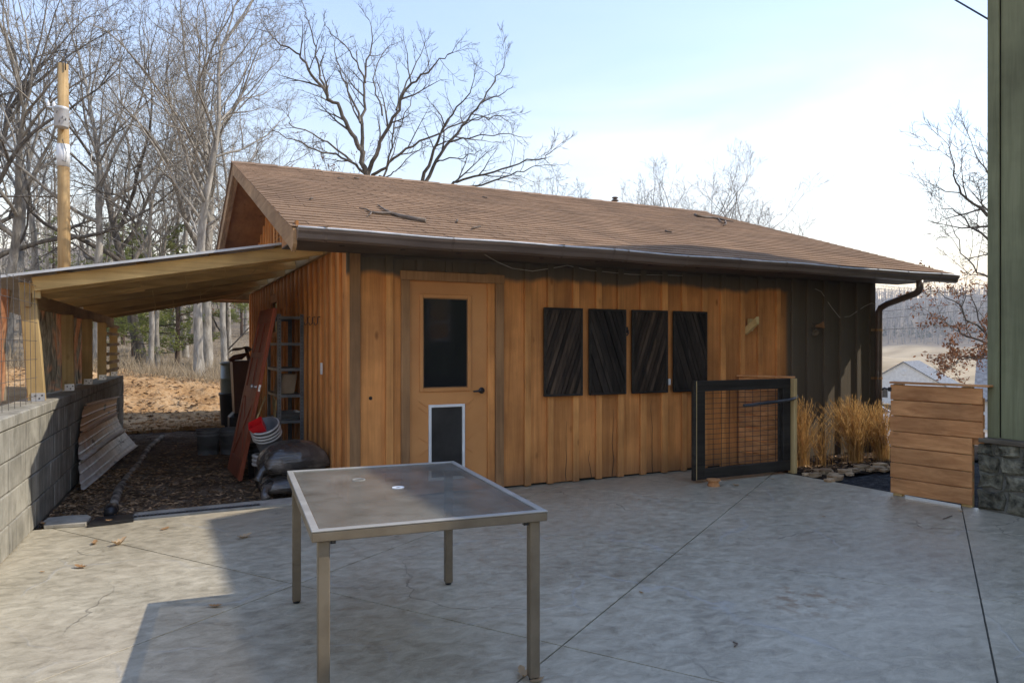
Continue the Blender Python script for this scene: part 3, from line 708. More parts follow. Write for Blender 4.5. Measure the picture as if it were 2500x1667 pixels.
while x < XRT:
    b = min(x + 0.30, XRT + 0.02); mb = MB(); zz = ZR + 0.012 + (k % 2) * 0.003
    for (p0, p1) in ((0, 1),):
        mb.add([(x, YR - 0.15, ZR - 0.15 * SL + 0.010), (b, YR - 0.15, ZR - 0.15 * SL + 0.016), (b, YR, zz + 0.014), (x, YR, zz + 0.006), (x, YR + 0.15, ZR - 0.15 * SL + 0.010), (b, YR + 0.15, ZR - 0.15 * SL + 0.016)],
               [(0, 1, 2, 3), (3, 2, 5, 4)])
    obj('ridge_cap', mb, m_shingle, roof); x += 0.298; k += 1
# vent pipe behind the ridge
vp = ony(1494, 497, YR + 0.7); vx = vp.x
mb = MB(); mb.lathe([(0.0, 0), (0.07, 0), (0.07, 0.28), (0.035, 0.29), (0.035, 0.42)], (vx, YR + 0.6, zroof(YR + 0.6) - 0.03), 14).lathe([(0.035, 0.40), (0.07, 0.41), (0.06, 0.43), (0.035, 0.435), (0.035, 0.455), (0.06, 0.46), (0.05, 0.48), (0.0, 0.49)], (vx, YR + 0.6, zroof(YR + 0.6) - 0.03), 14)
obj('vent_pipe', mb, m_gutter, roof, smooth=True)
# --- rake boards, soffits, fascia
def rake(xf, mat, name, flip):
    n = Vector((0, U.z, -U.y))
    for s in (0, 1):
        P = lambda y, dz: Vector((xf(y), y if s == 0 else 2 * YR - y, zroof(y) + dz))
        mb = MB(); ex = (0.03 * flip, 0, 0)
        if s == 0 and flip > 0: mb.prism([P(YE - 0.005, -0.010), P(YR, -0.010), P(YR, -0.175), P(YE + 0.19, -0.19), P(YE + 0.055, -0.205), P(YE - 0.005, -0.13)], ex)
        elif s == 0: mb.prism([P(YE + 0.02, -0.010), P(YR, -0.010), P(YR, -0.16), P(Y0, -0.16), P(Y0 - 0.05, -0.23), P(YE + 0.02, -0.085)], ex)
        else:
            q_ = 2 * YR - YB; mb.prism([P(q_, -0.010), P(YR, -0.010), P(YR, -0.175), P(q_, -0.18)], ex)
        obj(name, mb, mat, shed)
rake(lambda y: XL, m_rake, 'rake_board', 1); rake(xr, m_oldpaint_x, 'rake_board', -1)
for (xa, xb, xbr, mat) in ((XL + 0.03, X0 - 0.001, X0 - 0.001, m_ply), (X1 + 0.023, XR - 0.03, XRT - 0.03, m_oldpaint_x)):
    for s in (0, 1):
        P = lambda x, y, dz: Vector((x, y if s == 0 else 2 * YR - y, zroof(y) + dz))
        ya = Y0 + 0.03 if s == 0 else 2 * YR - YB + 0.02
        mb = MB(); mb.add([P(xa, ya, -0.10), P(xb, ya, -0.10), P(xbr, YR, -0.10), P(xa, YR, -0.10), P(xa, ya, -0.085), P(xb, ya, -0.085), P(xbr, YR, -0.085), P(xa, YR, -0.085)], [(0, 1, 2, 3), (4, 7, 6, 5), (0, 4, 5, 1), (2, 6, 7, 3), (0, 3, 7, 4), (1, 5, 6, 2)]); obj('rake_soffit', mb, mat, shed)
# inner fly rafter strip seen under the far rake
mb = MB(); mb.beam((XL + 0.055, YR, ZR - 0.145), (XL + 0.055, YB, zroof(YB) - 0.145), 0.045, 0.07); obj('fly_rafter', mb, m_rake, shed)
mb = MB(); mb.box(XL + 0.032, XR - 0.032, YE + 0.022, YE + 0.045, ZS - 0.012, ZE - 0.06); obj('fascia', mb, m_oldpaint_x, shed)
mb = MB(); mb.box(XL + 0.032, XR - 0.032, YE + 0.047, Y0 + 0.03, ZS, ZS + 0.012); sof = obj('soffit', mb, m_oldpaint_x, shed)
mb = MB(); mb.box(XL + 0.032, XL + 0.05, YE + 0.047, Y0 + 0.03, ZS + 0.013, ZE + 0.06); obj('eave_return', mb, m_ply, shed)
mb = MB(); mb.prism([(XR - 0.05, YE + 0.047, ZS + 0.013), (XR - 0.05, Y0 + 0.03, ZS + 0.013), (XR - 0.05, Y0 + 0.03, zroof(Y0) - 0.09), (XR - 0.05, YE + 0.047, zroof(YE) - 0.06)], (0.016, 0, 0)); obj('eave_return', mb, m_oldpaint_x, shed)
mb = MB(); mb.box(XL + 0.032, XR - 0.032, YB - 0.045, YB - 0.022, ZS - 0.02, zroof(YB) - 0.06); obj('fascia', mb, m_rake, shed)
mb = MB(); mb.box(XL + 0.032, XR - 0.032, Y1 - 0.03, YB - 0.047, ZS, ZS + 0.012); obj('soffit', mb, m_ply, shed)
for px_ in (1120, 1322, 1458, 1587, 1704, 1813, 1905, 835, 984):
    p = ony(px_, 640, YE + 0.30); mb = MB(); mb.lathe([(0.0, -0.004), (0.022, -0.004), (0.026, 0.001)], (p.x, YE + 0.30, ZS), 10); obj('soffit_hole', mb, m_core, sof)
# --- gutter
GX0, GX1 = 1.005, 9.21
GO = -0.178; GZ = -0.030
prof = [(yy + GO, zz + GZ) for (yy, zz) in ((5.972, 2.372), (5.972, 2.276), (5.905, 2.272), (5.885, 2.285), (5.878, 2.318), (5.862, 2.340), (5.858, 2.364))]
mb = MB(); ns = 60
for s in range(ns + 1):
    x = lerp(GX0, GX1, s / ns); wob = 0.004 * math.sin(x * 2.3) + 0.003 * math.sin(x * 5.1); dr = -0.02 * (s / ns)
    for (yy, zz) in prof: mb.v.append((x, yy + wob * 0.6, zz + wob + dr))
k = len(prof)
for s in range(ns):
    for j in range(k - 1): mb.f.append((s * k + j, s * k + j + 1, (s + 1) * k + j + 1, (s + 1) * k + j))
mb.f.append(tuple(range(k))); mb.f.append(tuple(range(ns * k + k - 1, ns * k - 1, -1)))
gut = obj('gutter', mb, m_gutter, shed, label='dark brown eaves gutter with a bright glint painted on its lip')
mb = MB(); pts = []
for s in range(ns + 1):
    x = lerp(GX0, GX1, s / ns); wob = 0.004 * math.sin(x * 2.3) + 0.003 * math.sin(x * 5.1); pts.append(Vector((x, 5.862 + GO + wob * 0.6, 2.366 + GZ + wob - 0.02 * s / ns)))
mb.tube(pts, 0.0085, 6); obj('gutter_lip', mb, m_gutter_lip, gut, smooth=True)
for gx in (1.22, 2.28, 3.36, 3.92, 4.08, 4.8, 5.5, 6.17, 6.98, 7.65, 8.2, 8.85):
    mb = MB(); wob = 0.004 * math.sin(gx * 2.3) + 0.003 * math.sin(gx * 5.1); dr = -0.02 * (gx - GX0) / (GX1 - GX0)
    for s, x in enumerate((gx - 0.012, gx + 0.012)):
        for (yy, zz) in prof[1:]: mb.v.append((x, yy - 0.004 + wob * 0.6, zz - (0.004 if zz < 2.27 else 0) + wob + dr))
    kk = len(prof) - 1
    for j in range(kk - 1): mb.f.append((j, j + 1, kk + j + 1, kk + j))
    mb.beam((gx, 5.85 + GO, 2.378 + GZ + wob + dr), (gx + rnd.uniform(-0.05, 0.02), 5.99 + GO, 2.395 + GZ + dr), 0.02, 0.006)
    obj('gutter_strap', mb, m_gutter if gx > 5 else m_gutter_lip if gx > 4.9 else m_gutter, gut)
ds = [Vector((8.50, 5.74, 2.232)), Vector((8.50, 5.74, 2.14)), Vector((8.51, 5.765, 2.10)), Vector((8.53, 5.82, 2.075)), Vector((8.64, 6.28, 1.975)), Vector((8.655, 6.39, 1.93)), Vector((8.655, 6.415, 1.88)), Vector((8.655, 6.42, 1.0)), Vector((8.655, 6.42, 0.06))]
mb = MB(); mb.tube(ds, 0.042, 12); dn_ = obj('downspout', mb, m_gutter, shed, smooth=True)
for z in (1.62, 0.98):
    mb = MB(); mb.tube([Vector((8.655, 6.42, z)), Vector((8.655, 6.42, z + 0.03))], 0.047, 12); mb.box(8.56, 8.62, 6.455, 6.462, z, z + 0.03); obj('downspout_strap', mb, m_rake if z > 1.2 else m_trim, dn_)
# --- door
DX0, DX1, DZ = 2.162, 2.965, 2.035
for (a, b, z0, z1, m) in ((2.075, 2.158, 0.01, 2.04, m_trim), (3.045, 3.135, 0.01, 2.04, m_trim), (2.068, 3.142, 2.041, 2.125, m_trim)):
    mb = MB(); mb.box(a, b, Y0 - 0.026, Y0 - 0.001, z0, z1, 0.003); obj('door_trim', mb, m, shed)
mb = MB(); mb.box(2.966, 3.044, Y0 - 0.004, Y0 + 0.05, 0.01, 2.039, 0.003).box(2.159, 2.966, Y0 - 0.004, Y0 + 0.05, 2.0365, 2.0395); obj('door_jamb', mb, m_cedar, shed)
door = obj('door', MB().box(DX0, DX1, Y0 + 0.012, Y0 + 0.05, 0.02, DZ, 0.003), m_doorpaint, shed, label='orange steel door with dark window and pet door')
yd = Y0 + 0.012
def ringframe(x0, x1, z0, z1, w, y0, y1, ch=0.004):
    mb = MB(); mb.box(x0, x0 + w, y0, y1, z0, z1, ch).box(x1 - w, x1, y0, y1, z0, z1, ch).box(x0 + w, x1 - w, y0, y1, z1 - w, z1, ch).box(x0 + w, x1 - w, y0, y1, z0, z0 + w, ch); return mb
WX0, WX1, WZ0, WZ1 = 2.262, 2.792, 0.985, 1.915
obj('window_frame', ringframe(WX0, WX1, WZ0, WZ1, 0.036, yd - 0.016, yd - 0.001, 0.006), m_doorpaint, door)
obj('window_bead', ringframe(WX0 + 0.0365, WX1 - 0.0365, WZ0 + 0.0365, WZ1 - 0.0365, 0.008, yd - 0.007, yd - 0.001, 0.002), m_trim, door)
mb = MB(); mb.box(WX0 + 0.045, WX1 - 0.045, yd - 0.004, yd - 0.001, WZ0 + 0.045, WZ1 - 0.045); obj('window_pane', mb, m_pane, door)
mb = MB(); hz = 0.985; hx = 2.905
mb.lathe([(0.0, 0.0), (0.031, 0.0), (0.031, 0.008), (0.026, 0.013), (0.013, 0.016), (0.013, 0.045)], (hx, yd, hz), 18, Vector((0, -1, 0)))
mb.tube([Vector((hx + 0.01, yd - 0.045, hz)), Vector((hx - 0.03, yd - 0.05, hz)), Vector((hx - 0.08, yd - 0.048, hz - 0.004)), Vector((hx - 0.105, yd - 0.044, hz - 0.004))], [0.011, 0.010, 0.009, 0.007], 8)
obj('door_handle', mb, m_black_metal, door, smooth=True)
PX0, PX1, PZ0, PZ1 = 2.352, 2.722, 0.14, 0.862
pet = obj('pet_door', ringframe(PX0, PX1, PZ0, PZ1, 0.026, yd - 0.022, yd - 0.001, 0.003), m_white, door, label='white framed pet door with dark flap')
mb = MB(); mb.box(PX0 + 0.027, PX1 - 0.027, yd - 0.006, yd - 0.001, PZ0 + 0.027, PZ1 - 0.027); obj('pet_flap', mb, m_petflap, pet)
for s, xa in ((-1, PX0 - 0.01), (1, PX1 + 0.01)):
    for (dz, up) in ((0.70, 1), (0.64, 1), (0.36, 1), (0.30, -1), (0.12, -1)):
        mb = MB(); mb.beam((xa, yd - 0.002, PZ0 + dz), (xa + s * 0.085, yd - 0.002, PZ0 + dz + up * 0.06), 0.006, 0.010, (0, 1, 0)); obj('door_moulding', mb, m_doorpaint, door)
# --- crack lines and knot hole
mb = MB(); mb.lathe([(0.0, -0.003), (0.016, -0.003), (0.017, 0.0)], (1.79, Y0 - 0.0005, 0.945), 12, Vector((0, 1, 0))); obj('knot_hole', mb, m_core, shed)
for (xc, zt, seed) in ((3.865, 0.62, 1), (4.44, 0.72, 2), (4.98, 0.8, 3), (4.18, 0.3, 4), (3.02, 0.75, 5)):
    r2 = random.Random(seed); mb = MB(); pts = []; x = xc
    for k in range(9):
        pts.append(Vector((x, Y0 - 0.0022, 0.02 + zt * k / 8))); x += r2.uniform(-0.012, 0.012)
    for k in range(8): mb.beam(pts[k], pts[k + 1], 0.007 * (1 - k / 9), 0.002, (0, 1, 0))
    obj('board_crack', mb, m_core, shed)

# ================================================================== things on the shed wall
def clip2(poly, nx, nz, d): return clip(poly, (nx, nz), d)
plabels = ['black diagonal slat panel on the shed wall nearest the door', 'black diagonal slat panel on the shed wall with unworn slats falling to the right',
           'black diagonal slat panel with worn brown streaks, hung beside the small wall hook', 'darkest black diagonal slat panel, hung on the shed wall next to the mesh gate']
for k, (xa, xb) in enumerate(((3.572, 4.032), (4.113, 4.583), (4.664, 5.145), (5.229, 5.712))):
    z0, z1 = 0.905, 1.815; yb = Y0 - 0.0355
    pn = thing('slat_panel', plabels[k], 'wall panel', ((xa + xb) / 2, yb, z0), 'black slat panels on the shed wall')
    obj('backing', MB().box(xa + 0.004, xb - 0.004, yb - 0.008, yb, z0 + 0.004, z1 - 0.004), m_black_frame, pn)
    for (a, b, c, d) in ((xa, xa + 0.02, z0, z1), (xb - 0.02, xb, z0, z1), (xa + 0.02, xb - 0.02, z1 - 0.02, z1), (xa + 0.02, xb - 0.02, z0, z0 + 0.02)):
        obj('frame', MB().box(a, b, yb - 0.034, yb - 0.0085, c, d, 0.003), m_black_frame, pn)
    ang = math.radians(70 if k % 2 == 0 else 110); n = (math.sin(ang), -math.cos(ang)); sw = 0.043
    rect = [(xa + 0.0205, z0 + 0.0205), (xb - 0.0205, z0 + 0.0205), (xb - 0.0205, z1 - 0.0205), (xa + 0.0205, z1 - 0.0205)]
    ds_ = [n[0] * p[0] + n[1] * p[1] for p in rect]; d = min(ds_) - rnd.uniform(0, sw)
    while d < max(ds_):
        q = clip2(clip2(rect, n[0], n[1], d + sw - 0.005), -n[0], -n[1], -d)
        if len(q) >= 3:
            th = rnd.uniform(0.006, 0.022); mb = MB(); mb.prism([(p[0], yb - 0.009, p[1]) for p in q], (0, -th, 0)); obj('slat', mb, m_worn_slat if k in (0, 2) else m_black_wood, pn)
        d += sw
# small hook between the panels, white bracket, pine block, wall lamp
hk = thing('wall_hook', 'small black metal hook on the shed wall between slat panels', 'hook', (4.625, Y0 - 0.02, 1.55))
obj('hook_arm', MB().tube([Vector((4.625, Y0 - 0.02, 1.60)), Vector((4.622, Y0 - 0.045, 1.59)), Vector((4.612, Y0 - 0.06, 1.555)), Vector((4.595, Y0 - 0.055, 1.535)), Vector((4.585, Y0 - 0.05, 1.55))], 0.008, 7), m_black_metal, hk, smooth=True)
obj('back_plate', MB().box(4.610, 4.640, Y0 - 0.0215, Y0 - 0.0005, 1.56, 1.63, 0.002), m_black_metal, hk)
p = ony(1634, 932, Y0 - 0.02)
o = obj('cable_clip', MB().box(p.x - 0.016, p.x + 0.016, Y0 - 0.034, Y0 - 0.0005, p.z - 0.035, p.z + 0.035, 0.008), m_white, None, 'small white plastic box on the shed wall between the last two slat panels', 'clip')
a = ony(1815, 782, Y0 - 0.03); b = ony(1841, 800, Y0 - 0.03)
br = thing('wooden_bracket', 'fresh yellow pine bracket block on the shed wall above the gate', 'bracket', (6.37, Y0, 1.6))
obj('arm', MB().prism([(6.325, Y0 - 0.21, 1.765), (6.325, Y0 - 0.21, 1.68), (6.325, Y0 - 0.0225, 1.555), (6.325, Y0 - 0.0225, 1.645)], (0.04, 0, 0)), m_fresh, br)
obj('cleat', MB().box(6.366, 6.425, Y0 - 0.06, Y0 - 0.0225, 1.60, 1.745, 0.003), m_fresh, br)
lp = ony(1998, 800, Y0 - 0.1)
lm = thing('wall_lamp', 'dusty old twin flood lamp on the dark end of the shed wall', 'lamp', (lp.x, Y0 - 0.001, lp.z))
obj('mount_box', MB().lathe([(0, 0), (0.055, 0), (0.055, 0.035), (0.03, 0.045), (0, 0.046)], (lp.x, Y0 - 0.001, lp.z), 14, Vector((0, -1, 0))), m_oldpaint, lm, smooth=True)
for s in (-1, 1):
    ax = Vector((s * 0.5, -0.7, -0.45 if s < 0 else 0.15)).normalized(); c0 = Vector((lp.x + s * 0.02, Y0 - 0.045, lp.z + s * 0.02))
    obj('lamp_head', MB().lathe([(0, -0.01), (0.018, 0), (0.022, 0.03), (0.042, 0.08), (0.046, 0.10), (0.036, 0.10), (0, 0.075)], c0, 14, ax), m_oldpaint if s < 0 else m_trim, lm, smooth=True)
def sagwire(name, pts, r, mat, label, cat, n=5):
    mb = MB(); mb.tube([Vector(p) for p in pts], r, n); return obj(name, mb, mat, None, label, cat, smooth=True)
yy = Y0 - 0.03
sagwire('loose_wire', [ony(1172, 615, 6.02), ony(1215, 640, 6.2), ony(1250, 655, 6.4), ony(1300, 662, yy), ony(1340, 656, yy), ony(1385, 648, yy), ony(1440, 660, yy), ony(1540, 670, yy), ony(1670, 673, yy)], 0.0035, m_string, 'thin pale wire strung loosely under the shed eave', 'wire')
sagwire('loose_wire', [ony(1990, 705, yy), ony(2005, 712, yy), ony(2030, 750, yy), ony(2050, 775, yy), ony(2075, 772, yy), ony(2110, 748, yy), ony(2128, 740, yy), ony(2136, 742, 6.37)], 0.0035, m_string, 'thin pale wire looping across the dark end of the shed wall', 'wire')
sagwire('ground_wire', [ony(2143, 905, 6.36), ony(2144, 960, 6.36), ony(2141, 1010, 6.37), ony(2134, 1060, 6.38)], 0.004, m_cable, 'black cable hanging down beside the shed downspout', 'wire')
# fallen branches on the roof
def onroof(x, y):
    d = ray(x, y); # plane through eave with normal NRM
    t_ = (Vector((0, YE, ZE)) - CAMP).dot(NRM) / d.dot(NRM); return CAMP + d * t_ + NRM * 0.022
bt = thing('fallen_branch', 'forked dead branch lying on the shed roof near the gable end', 'branch', onroof(1036, 545))
P = lambda l: [onroof(480 + x / 2.94, 350 + y / 2.94) for (x, y) in l]
obj('stem', MB().tube(P([(1640, 575), (1560, 560), (1470, 540), (1400, 520), (1330, 518), (1255, 512)]), [0.026, 0.024, 0.02, 0.017, 0.014, 0.010], 7), m_twig, bt, smooth=True)
obj('twig', MB().tube(P([(1400, 520), (1345, 490), (1300, 458)]), [0.014, 0.010, 0.006], 6), m_twig, bt, smooth=True)
obj('twig', MB().tube(P([(1255, 512), (1215, 488), (1165, 480)]), [0.010, 0.008, 0.005], 6), m_twig, bt, smooth=True)
obj('twig', MB().tube(P([(1255, 512), (1245, 525), (1225, 540)]), [0.008, 0.006, 0.004], 6), m_twig, bt, smooth=True)
P = lambda l: [onroof(1560 + x / 5.2275, 460 + y / 5.2275) for (x, y) in l]
bt = thing('fallen_branch', 'long thin dead branch lying on the shed roof below the far ridge end', 'branch', onroof(1720, 530))
obj('stem', MB().tube(P([(710, 345), (745, 372), (850, 385), (940, 390), (1010, 400), (1100, 425), (1200, 440)]), [0.016, 0.022, 0.022, 0.02, 0.018, 0.014, 0.008], 6), m_twig, bt, smooth=True)
obj('twig', MB().tube(P([(1010, 400), (1040, 440), (1070, 465), (1110, 455)]), [0.012, 0.009, 0.008, 0.006], 6), m_twig, bt, smooth=True)
for (q, r_) in (([(330, 560), (360, 572), (415, 582)], 0.01), ([(1100, 430), (1110, 470), (1075, 490)], 0.01)):
    obj('roof_twig', MB().tube(P(q), r_, 5), m_twig, None, 'short brown twig lying on the shed roof', 'twig', group='twigs lying on the shed roof', smooth=True)
P = lambda l: [onroof(480 + x / 2.94, 350 + y / 2.94) for (x, y) in l]
for q in ([(1975, 628), (2000, 618), (2035, 612)], [(815, 415), (830, 408)], [(1010, 262), (1055, 265)], [(1130, 260), (1165, 262)], [(2050, 395), (2085, 402)], [(1870, 565), (1868, 580)]):
    obj('roof_twig', MB().tube(P(q), 0.009, 5), m_twig, None, 'short brown twig lying on the shed roof', 'twig', group='twigs lying on the shed roof', smooth=True)

# ================================================================== block retaining wall
WD = Vector((0.061, 0.998, 0)).normalized(); WN = Vector((WD.y, -WD.x, 0))      # along, outward (towards the shed)
WB = Vector((-0.879, 5.658, 0))
def wp(s, out=0.0, z=0.0): return WB + WD * s + WN * out + Vector((0, 0, z))
bw = thing('block_wall', 'grey concrete block retaining wall carrying the lean-to posts', 'wall', wp(0))
S0, S1 = -9.0, 7.55; TH = 0.26
mb = MB(); c = wp((S0 + S1) / 2, -TH / 2 - 0.003, 0.40); mb.obox(c, WD * (S1 - S0 - 0.02) / 2, WN * (TH / 2 - 0.012), Vector((0, 0, 0.458))); obj('mortar_core', mb, m_mortar, bw)
BL_, CH_ = 0.402, 0.215
bm_ = MB().obox((0, 0, 0), (BL_ / 2 - 0.0055, 0, 0), (0, TH / 2, 0), (0, 0, CH_ / 2 - 0.0055), 0.005); bme = local_mesh('block', bm_, m_block)
bh_ = MB().obox((0, 0, 0), (BL_ / 4 - 0.004, 0, 0), (0, TH / 2, 0), (0, 0, CH_ / 2 - 0.004), 0.004); bmh = local_mesh('half_block', bh_, m_block)
RW = Matrix((WD, WN, (0, 0, 1))).transposed()
rb = random.Random(5)
for r in range(4):
    s = S0 + (BL_ / 2 if r % 2 else 0)
    while s < S1 - 0.02:
        half = (s + BL_ > S1 + 0.05); L = BL_ / 2 if half else BL_
        if s > -3.2:
            m = RW.to_4x4(); m.translation = wp(s + L / 2, -TH / 2 + rb.uniform(-0.003, 0.003), (r + 0.5) * CH_); piece('block', bmh if half else bme, bw, m)
        s += L
mb = MB(); mb.obox(wp(S0 / 2 - 1.6, -TH / 2, 0.43), WD * (-S0 - 3.2) / 2, WN * TH / 2, Vector((0, 0, 0.428))); obj('wall_run', mb, m_block, bw)
s = S0
while s < S1:
    L = 1.6 if s > -4 else 5.0; e = min(s + L, S1 + 0.02); mb = MB()
    mb.obox(wp((s + e) / 2, -TH / 2 - 0.002, 0.905), WD * ((e - s) / 2 - 0.001), WN * (TH / 2 + 0.012), Vector((0, 0, 0.043)), 0.008); obj('cap', mb, m_block, bw); s = e
WT = 0.949

# ================================================================== lean-to
def xb(y): return -0.94 + 0.061 * (y - 7.4)
def zraft(x, y): return lerp(1.878, 2.345, (x - xb(y)) / (X0 - xb(y)))
lt = thing('lean_to', 'pine lean-to with tin roof built between the shed and the block wall', 'lean-to', (0.3, 10, WT))
ry = [7.30, 8.02, 8.80, 9.58, 10.36, 11.14, 11.92, 12.66, 13.30]
for k, y in enumerate(ry):
    xa = xb(y) + (0.045 if k == 0 else -0.10); x1 = X0 - 0.075; h = 0.118 + (0 if k == 0 else rb.uniform(-0.035, 0.02))
    mb = MB(); a = Vector((xa, y, zraft(xa, y) + 0.118 - h / 2)); b = Vector((x1, y, zraft(x1, y) + 0.118 - h / 2)); mb.beam(a, b, 0.04, h, ch=0.003); obj('rafter', mb, m_pine, lt)
    if k in (1, 2, 3):
        mb = MB(); a2 = Vector((xa + 0.02, y + 0.042, zraft(xa, y) + h / 2 - 0.015)); b2 = lerp(a2, Vector((x1, y + 0.042, zraft(x1, y) + h / 2 - 0.015)), 0.35); mb.beam(a2, b2, 0.04, 0.09, ch=0.003); obj('rafter_splice', mb, m_pine, lt)
mb = MB(); mb.beam((X0 - 0.05, 7.02, 2.40), (X0 - 0.05, 13.5, 2.395), 0.04, 0.135, ch=0.003); obj('ledger', mb, m_pine_y, lt)
mb = MB(); mb.beam((xb(7.32), 7.345, 1.815), (xb(13.4), 13.42, 1.815), 0.045, 0.12, ch=0.003); obj('beam', mb, m_pine_y, lt)
# purlins and tin roof
for t_ in (0.1, 0.34, 0.58, 0.82):
    mb = MB(); pa = []
    for y in (7.325, 13.28):
        x = lerp(xb(y), X0, t_); pa.append(Vector((x, y, zraft(x, y) + 0.118 + 0.012)))
    mb.beam(pa[0], pa[1], 0.09, 0.02); obj('purlin', mb, m_pine_y, lt)
mb = MB(); mb.sheet(lambda a, b: (lambda x, y: (x, y, zraft(x, y) + 0.118 + 0.030 + 0.008 * abs(math.sin(b * 90)) + 0.006 * math.sin(a * 9 + 1)))(lerp(-1.62, 1.30, a), lerp(7.19, 13.75, b)), 24, 120)
tin = obj('tin_roof', mb, m_tin, lt)
a_ = Vector((-1.62, 7.185, zraft(-1.62, 7.3) + 0.146)); b_ = Vector((1.30, 7.185, zraft(1.30, 7.3) + 0.146)); obj('drip_edge', MB().beam(a_, b_, 0.010, 0.022), m_tin, tin)
posts = [(-0.955, 7.42, 0.070), (-0.865, 8.98, 0.012), (-0.765, 10.30, 0.0), (-0.675, 11.66, 0.0), (-0.595, 13.05, 0.0)]
for k, (x, y, lean) in enumerate(posts):
    x = wp(y - 5.658, -0.115).x
    zt = 1.965 if k == 0 else 1.752; hw = 0.062 if k == 0 else 0.054
    mb = MB(); mb.obox((x - lean / 2, y, (WT + zt) / 2), (hw, 0, 0), (0, 0.05, 0), (-lean / 2, 0, (zt - WT) / 2 - 0.001), 0.004)
    ps = obj('post', mb, m_pine_z, lt)
    mb = MB(); mb.obox((x + 0.012, y - 0.0535, WT + 0.036), (hw * 0.82, 0, 0), (0, 0.003, 0), (0, 0, 0.034)).obox((x + 0.0, y - 0.06, WT + 0.003), (hw * 0.9, 0, 0), (0, 0.03, 0), (0, 0, 0.002)); obj('post_bracket', mb, m_galv, ps)
    mb = MB()
    for (dx, dz) in ((-0.02, 0.045), (0.03, 0.048), (0.01, 0.022)): mb.lathe([(0, 0.0055), (0.0075, 0.0035), (0.0075, 0.0)], (x + 0.012 + dx, y - 0.0565, WT + dz), 6, Vector((0, -1, 0)))
    obj('bracket_bolt', mb, m_black_metal, ps)
mb = MB(); mb.obox((xb(7.4) + 0.06, 7.355, 1.90), (0.03, 0, 0), (0, 0.035, 0), (0, 0, 0.072), 0.003); obj('post_block', mb, m_pine_z, lt)
for z in (1.715, 1.60, 1.445, 1.305, 1.185, 1.07):
    xa = wp(11.5 - 5.658, -0.115).x; xc = wp(13.12 - 5.658, -0.115).x
    mb = MB(); dz = rb.uniform(-0.01, 0.01); mb.beam((xa + 0.067, 11.55, z + dz), (xc + 0.067, 13.13, z - dz), 0.018, 0.042, ch=0.002); obj('lattice_slat', mb, m_pine_y, lt)

# bark printed tarps behind the posts
def tarp(name, label, ya, yb_, xo, ztop, edge):
    def f(a, b):
        y = lerp(ya, yb_, a); z = lerp(WT + 0.01, ztop, b)
        if edge: y = min(y, lerp(10.42, 10.98, sstep(1.25, 1.75, z)) if a > 0.5 else y)
        x = wp(y - 5.658, 0).x - xo + 0.018 * math.sin(y * 7 + z * 3) + 0.012 * math.sin(y * 17 - z * 6)
        return (x, y, z)
    mb = MB(); mb.sheet(f, 90, 26); return obj(name, mb, m_tarp, None, label, 'tarp', smooth=True)
tarp('printed_tarp', 'tarp printed with brown bark hung behind the lean-to posts', 7.50, 10.98, 0.20, 1.80, True)
tarp('printed_tarp', 'bark printed tarp behind the welded wire panel', 5.0, 7.44, 0.33, 1.90, False)
wpn = thing('wire_panel', 'welded wire mesh panel standing on the block wall beside the front post', 'wire mesh', wp(0.6, -0.1, WT))
for k in range(12):
    y = 5.25 + k * 0.185; x = wp(y - 5.658, -0.10).x; obj('wire', MB().tube([Vector((x, y, WT)), Vector((x - 0.01, y, 1.96))], 0.0022, 5), m_wire, wpn)
for k in range(7):
    z = WT + 0.05 + k * 0.155; obj('wire', MB().tube([Vector((wp(-0.45, -0.1).x, 5.2, z)), Vector((wp(0.8, -0.1).x, 6.45, z + 0.005)), Vector((wp(1.68, -0.1).x, 7.335, z))], 0.0022, 5), m_wire, wpn)

# twine hanging from the rafters
for (x, y, l, dx) in ((190, 1214, 0, 0),): pass
for (pa, pb, yy_) in (((1215, 380), (1232, 545), 8.7), ((1375, 425), (1372, 548), 9.0), ((1470, 255), (1485, 340), 8.0), ((1785, 180), (1795, 270), 8.0), ((2122, 130), (2122, 205), 7.6), ((1745, 265), (1610, 385), 9.4), ((2050, 200), (1830, 345), 8.7), ((1978, 325), (1865, 440), 11.0), ((1600, 385), (1570, 470), 10.0)):
    A1 = ony(pa[0] / 3.267, 600 + pa[1] / 3.267, yy_); B1 = ony(pb[0] / 3.267, 600 + pb[1] / 3.267, yy_); mid = (A1 + B1) / 2 + Vector((0.02, 0, -0.02))
    obj('twine', MB().tube([A1 + Vector((0, 0, 0.03)), mid, B1], 0.004, 4), m_straw, None, 'strand of frayed baling twine hanging from the lean-to rafters', 'twine', group='twine hanging from the lean-to rafters')

# ================================================================== sheet metal leaning on the wall
TLc, TRc, BRc, BLc = Vector((-0.645, 8.90, 0.80)), Vector((-0.46, 12.1, 0.70)), Vector((-0.20, 11.45, 0.035)), Vector((-0.615, 8.12, 0.02))
def fsheet(a, b):          # a along, b down
    p = lerp(lerp(TLc, TRc, a), lerp(BLc, BRc, a), b)
    p = p + WN * (-0.07 * math.sin(PI * b) * (0.5 + a) + 0.012 * math.sin(a * 7))
    rib = max(0.0, 1 - abs(((b * 3.02) % 1.0) - 0.04) / 0.045) if b * 3.02 % 1.0 < 0.2 else max(0.0, 1 - abs(((b * 3.02) % 1.0) - 1.04) / 0.045)
    small = max(0.0, 1 - abs(((b * 9.06) % 1.0) - 0.5) / 0.12) * 0.25
    jag = 0.02 * math.sin(b * 40) if a == 0 else 0
    return p + WN * (0.045 * max(rib, small)) + WD * jag + Vector((0, 0, 0.012 * math.sin(a * 5 + 0.4)))
mb = MB(); mb.sheet(fsheet, 40, 120); sm_ = obj('corrugated_sheet', mb, m_sheet, None, 'bent rusty ribbed metal sheet leaning against the block wall', 'metal sheet')
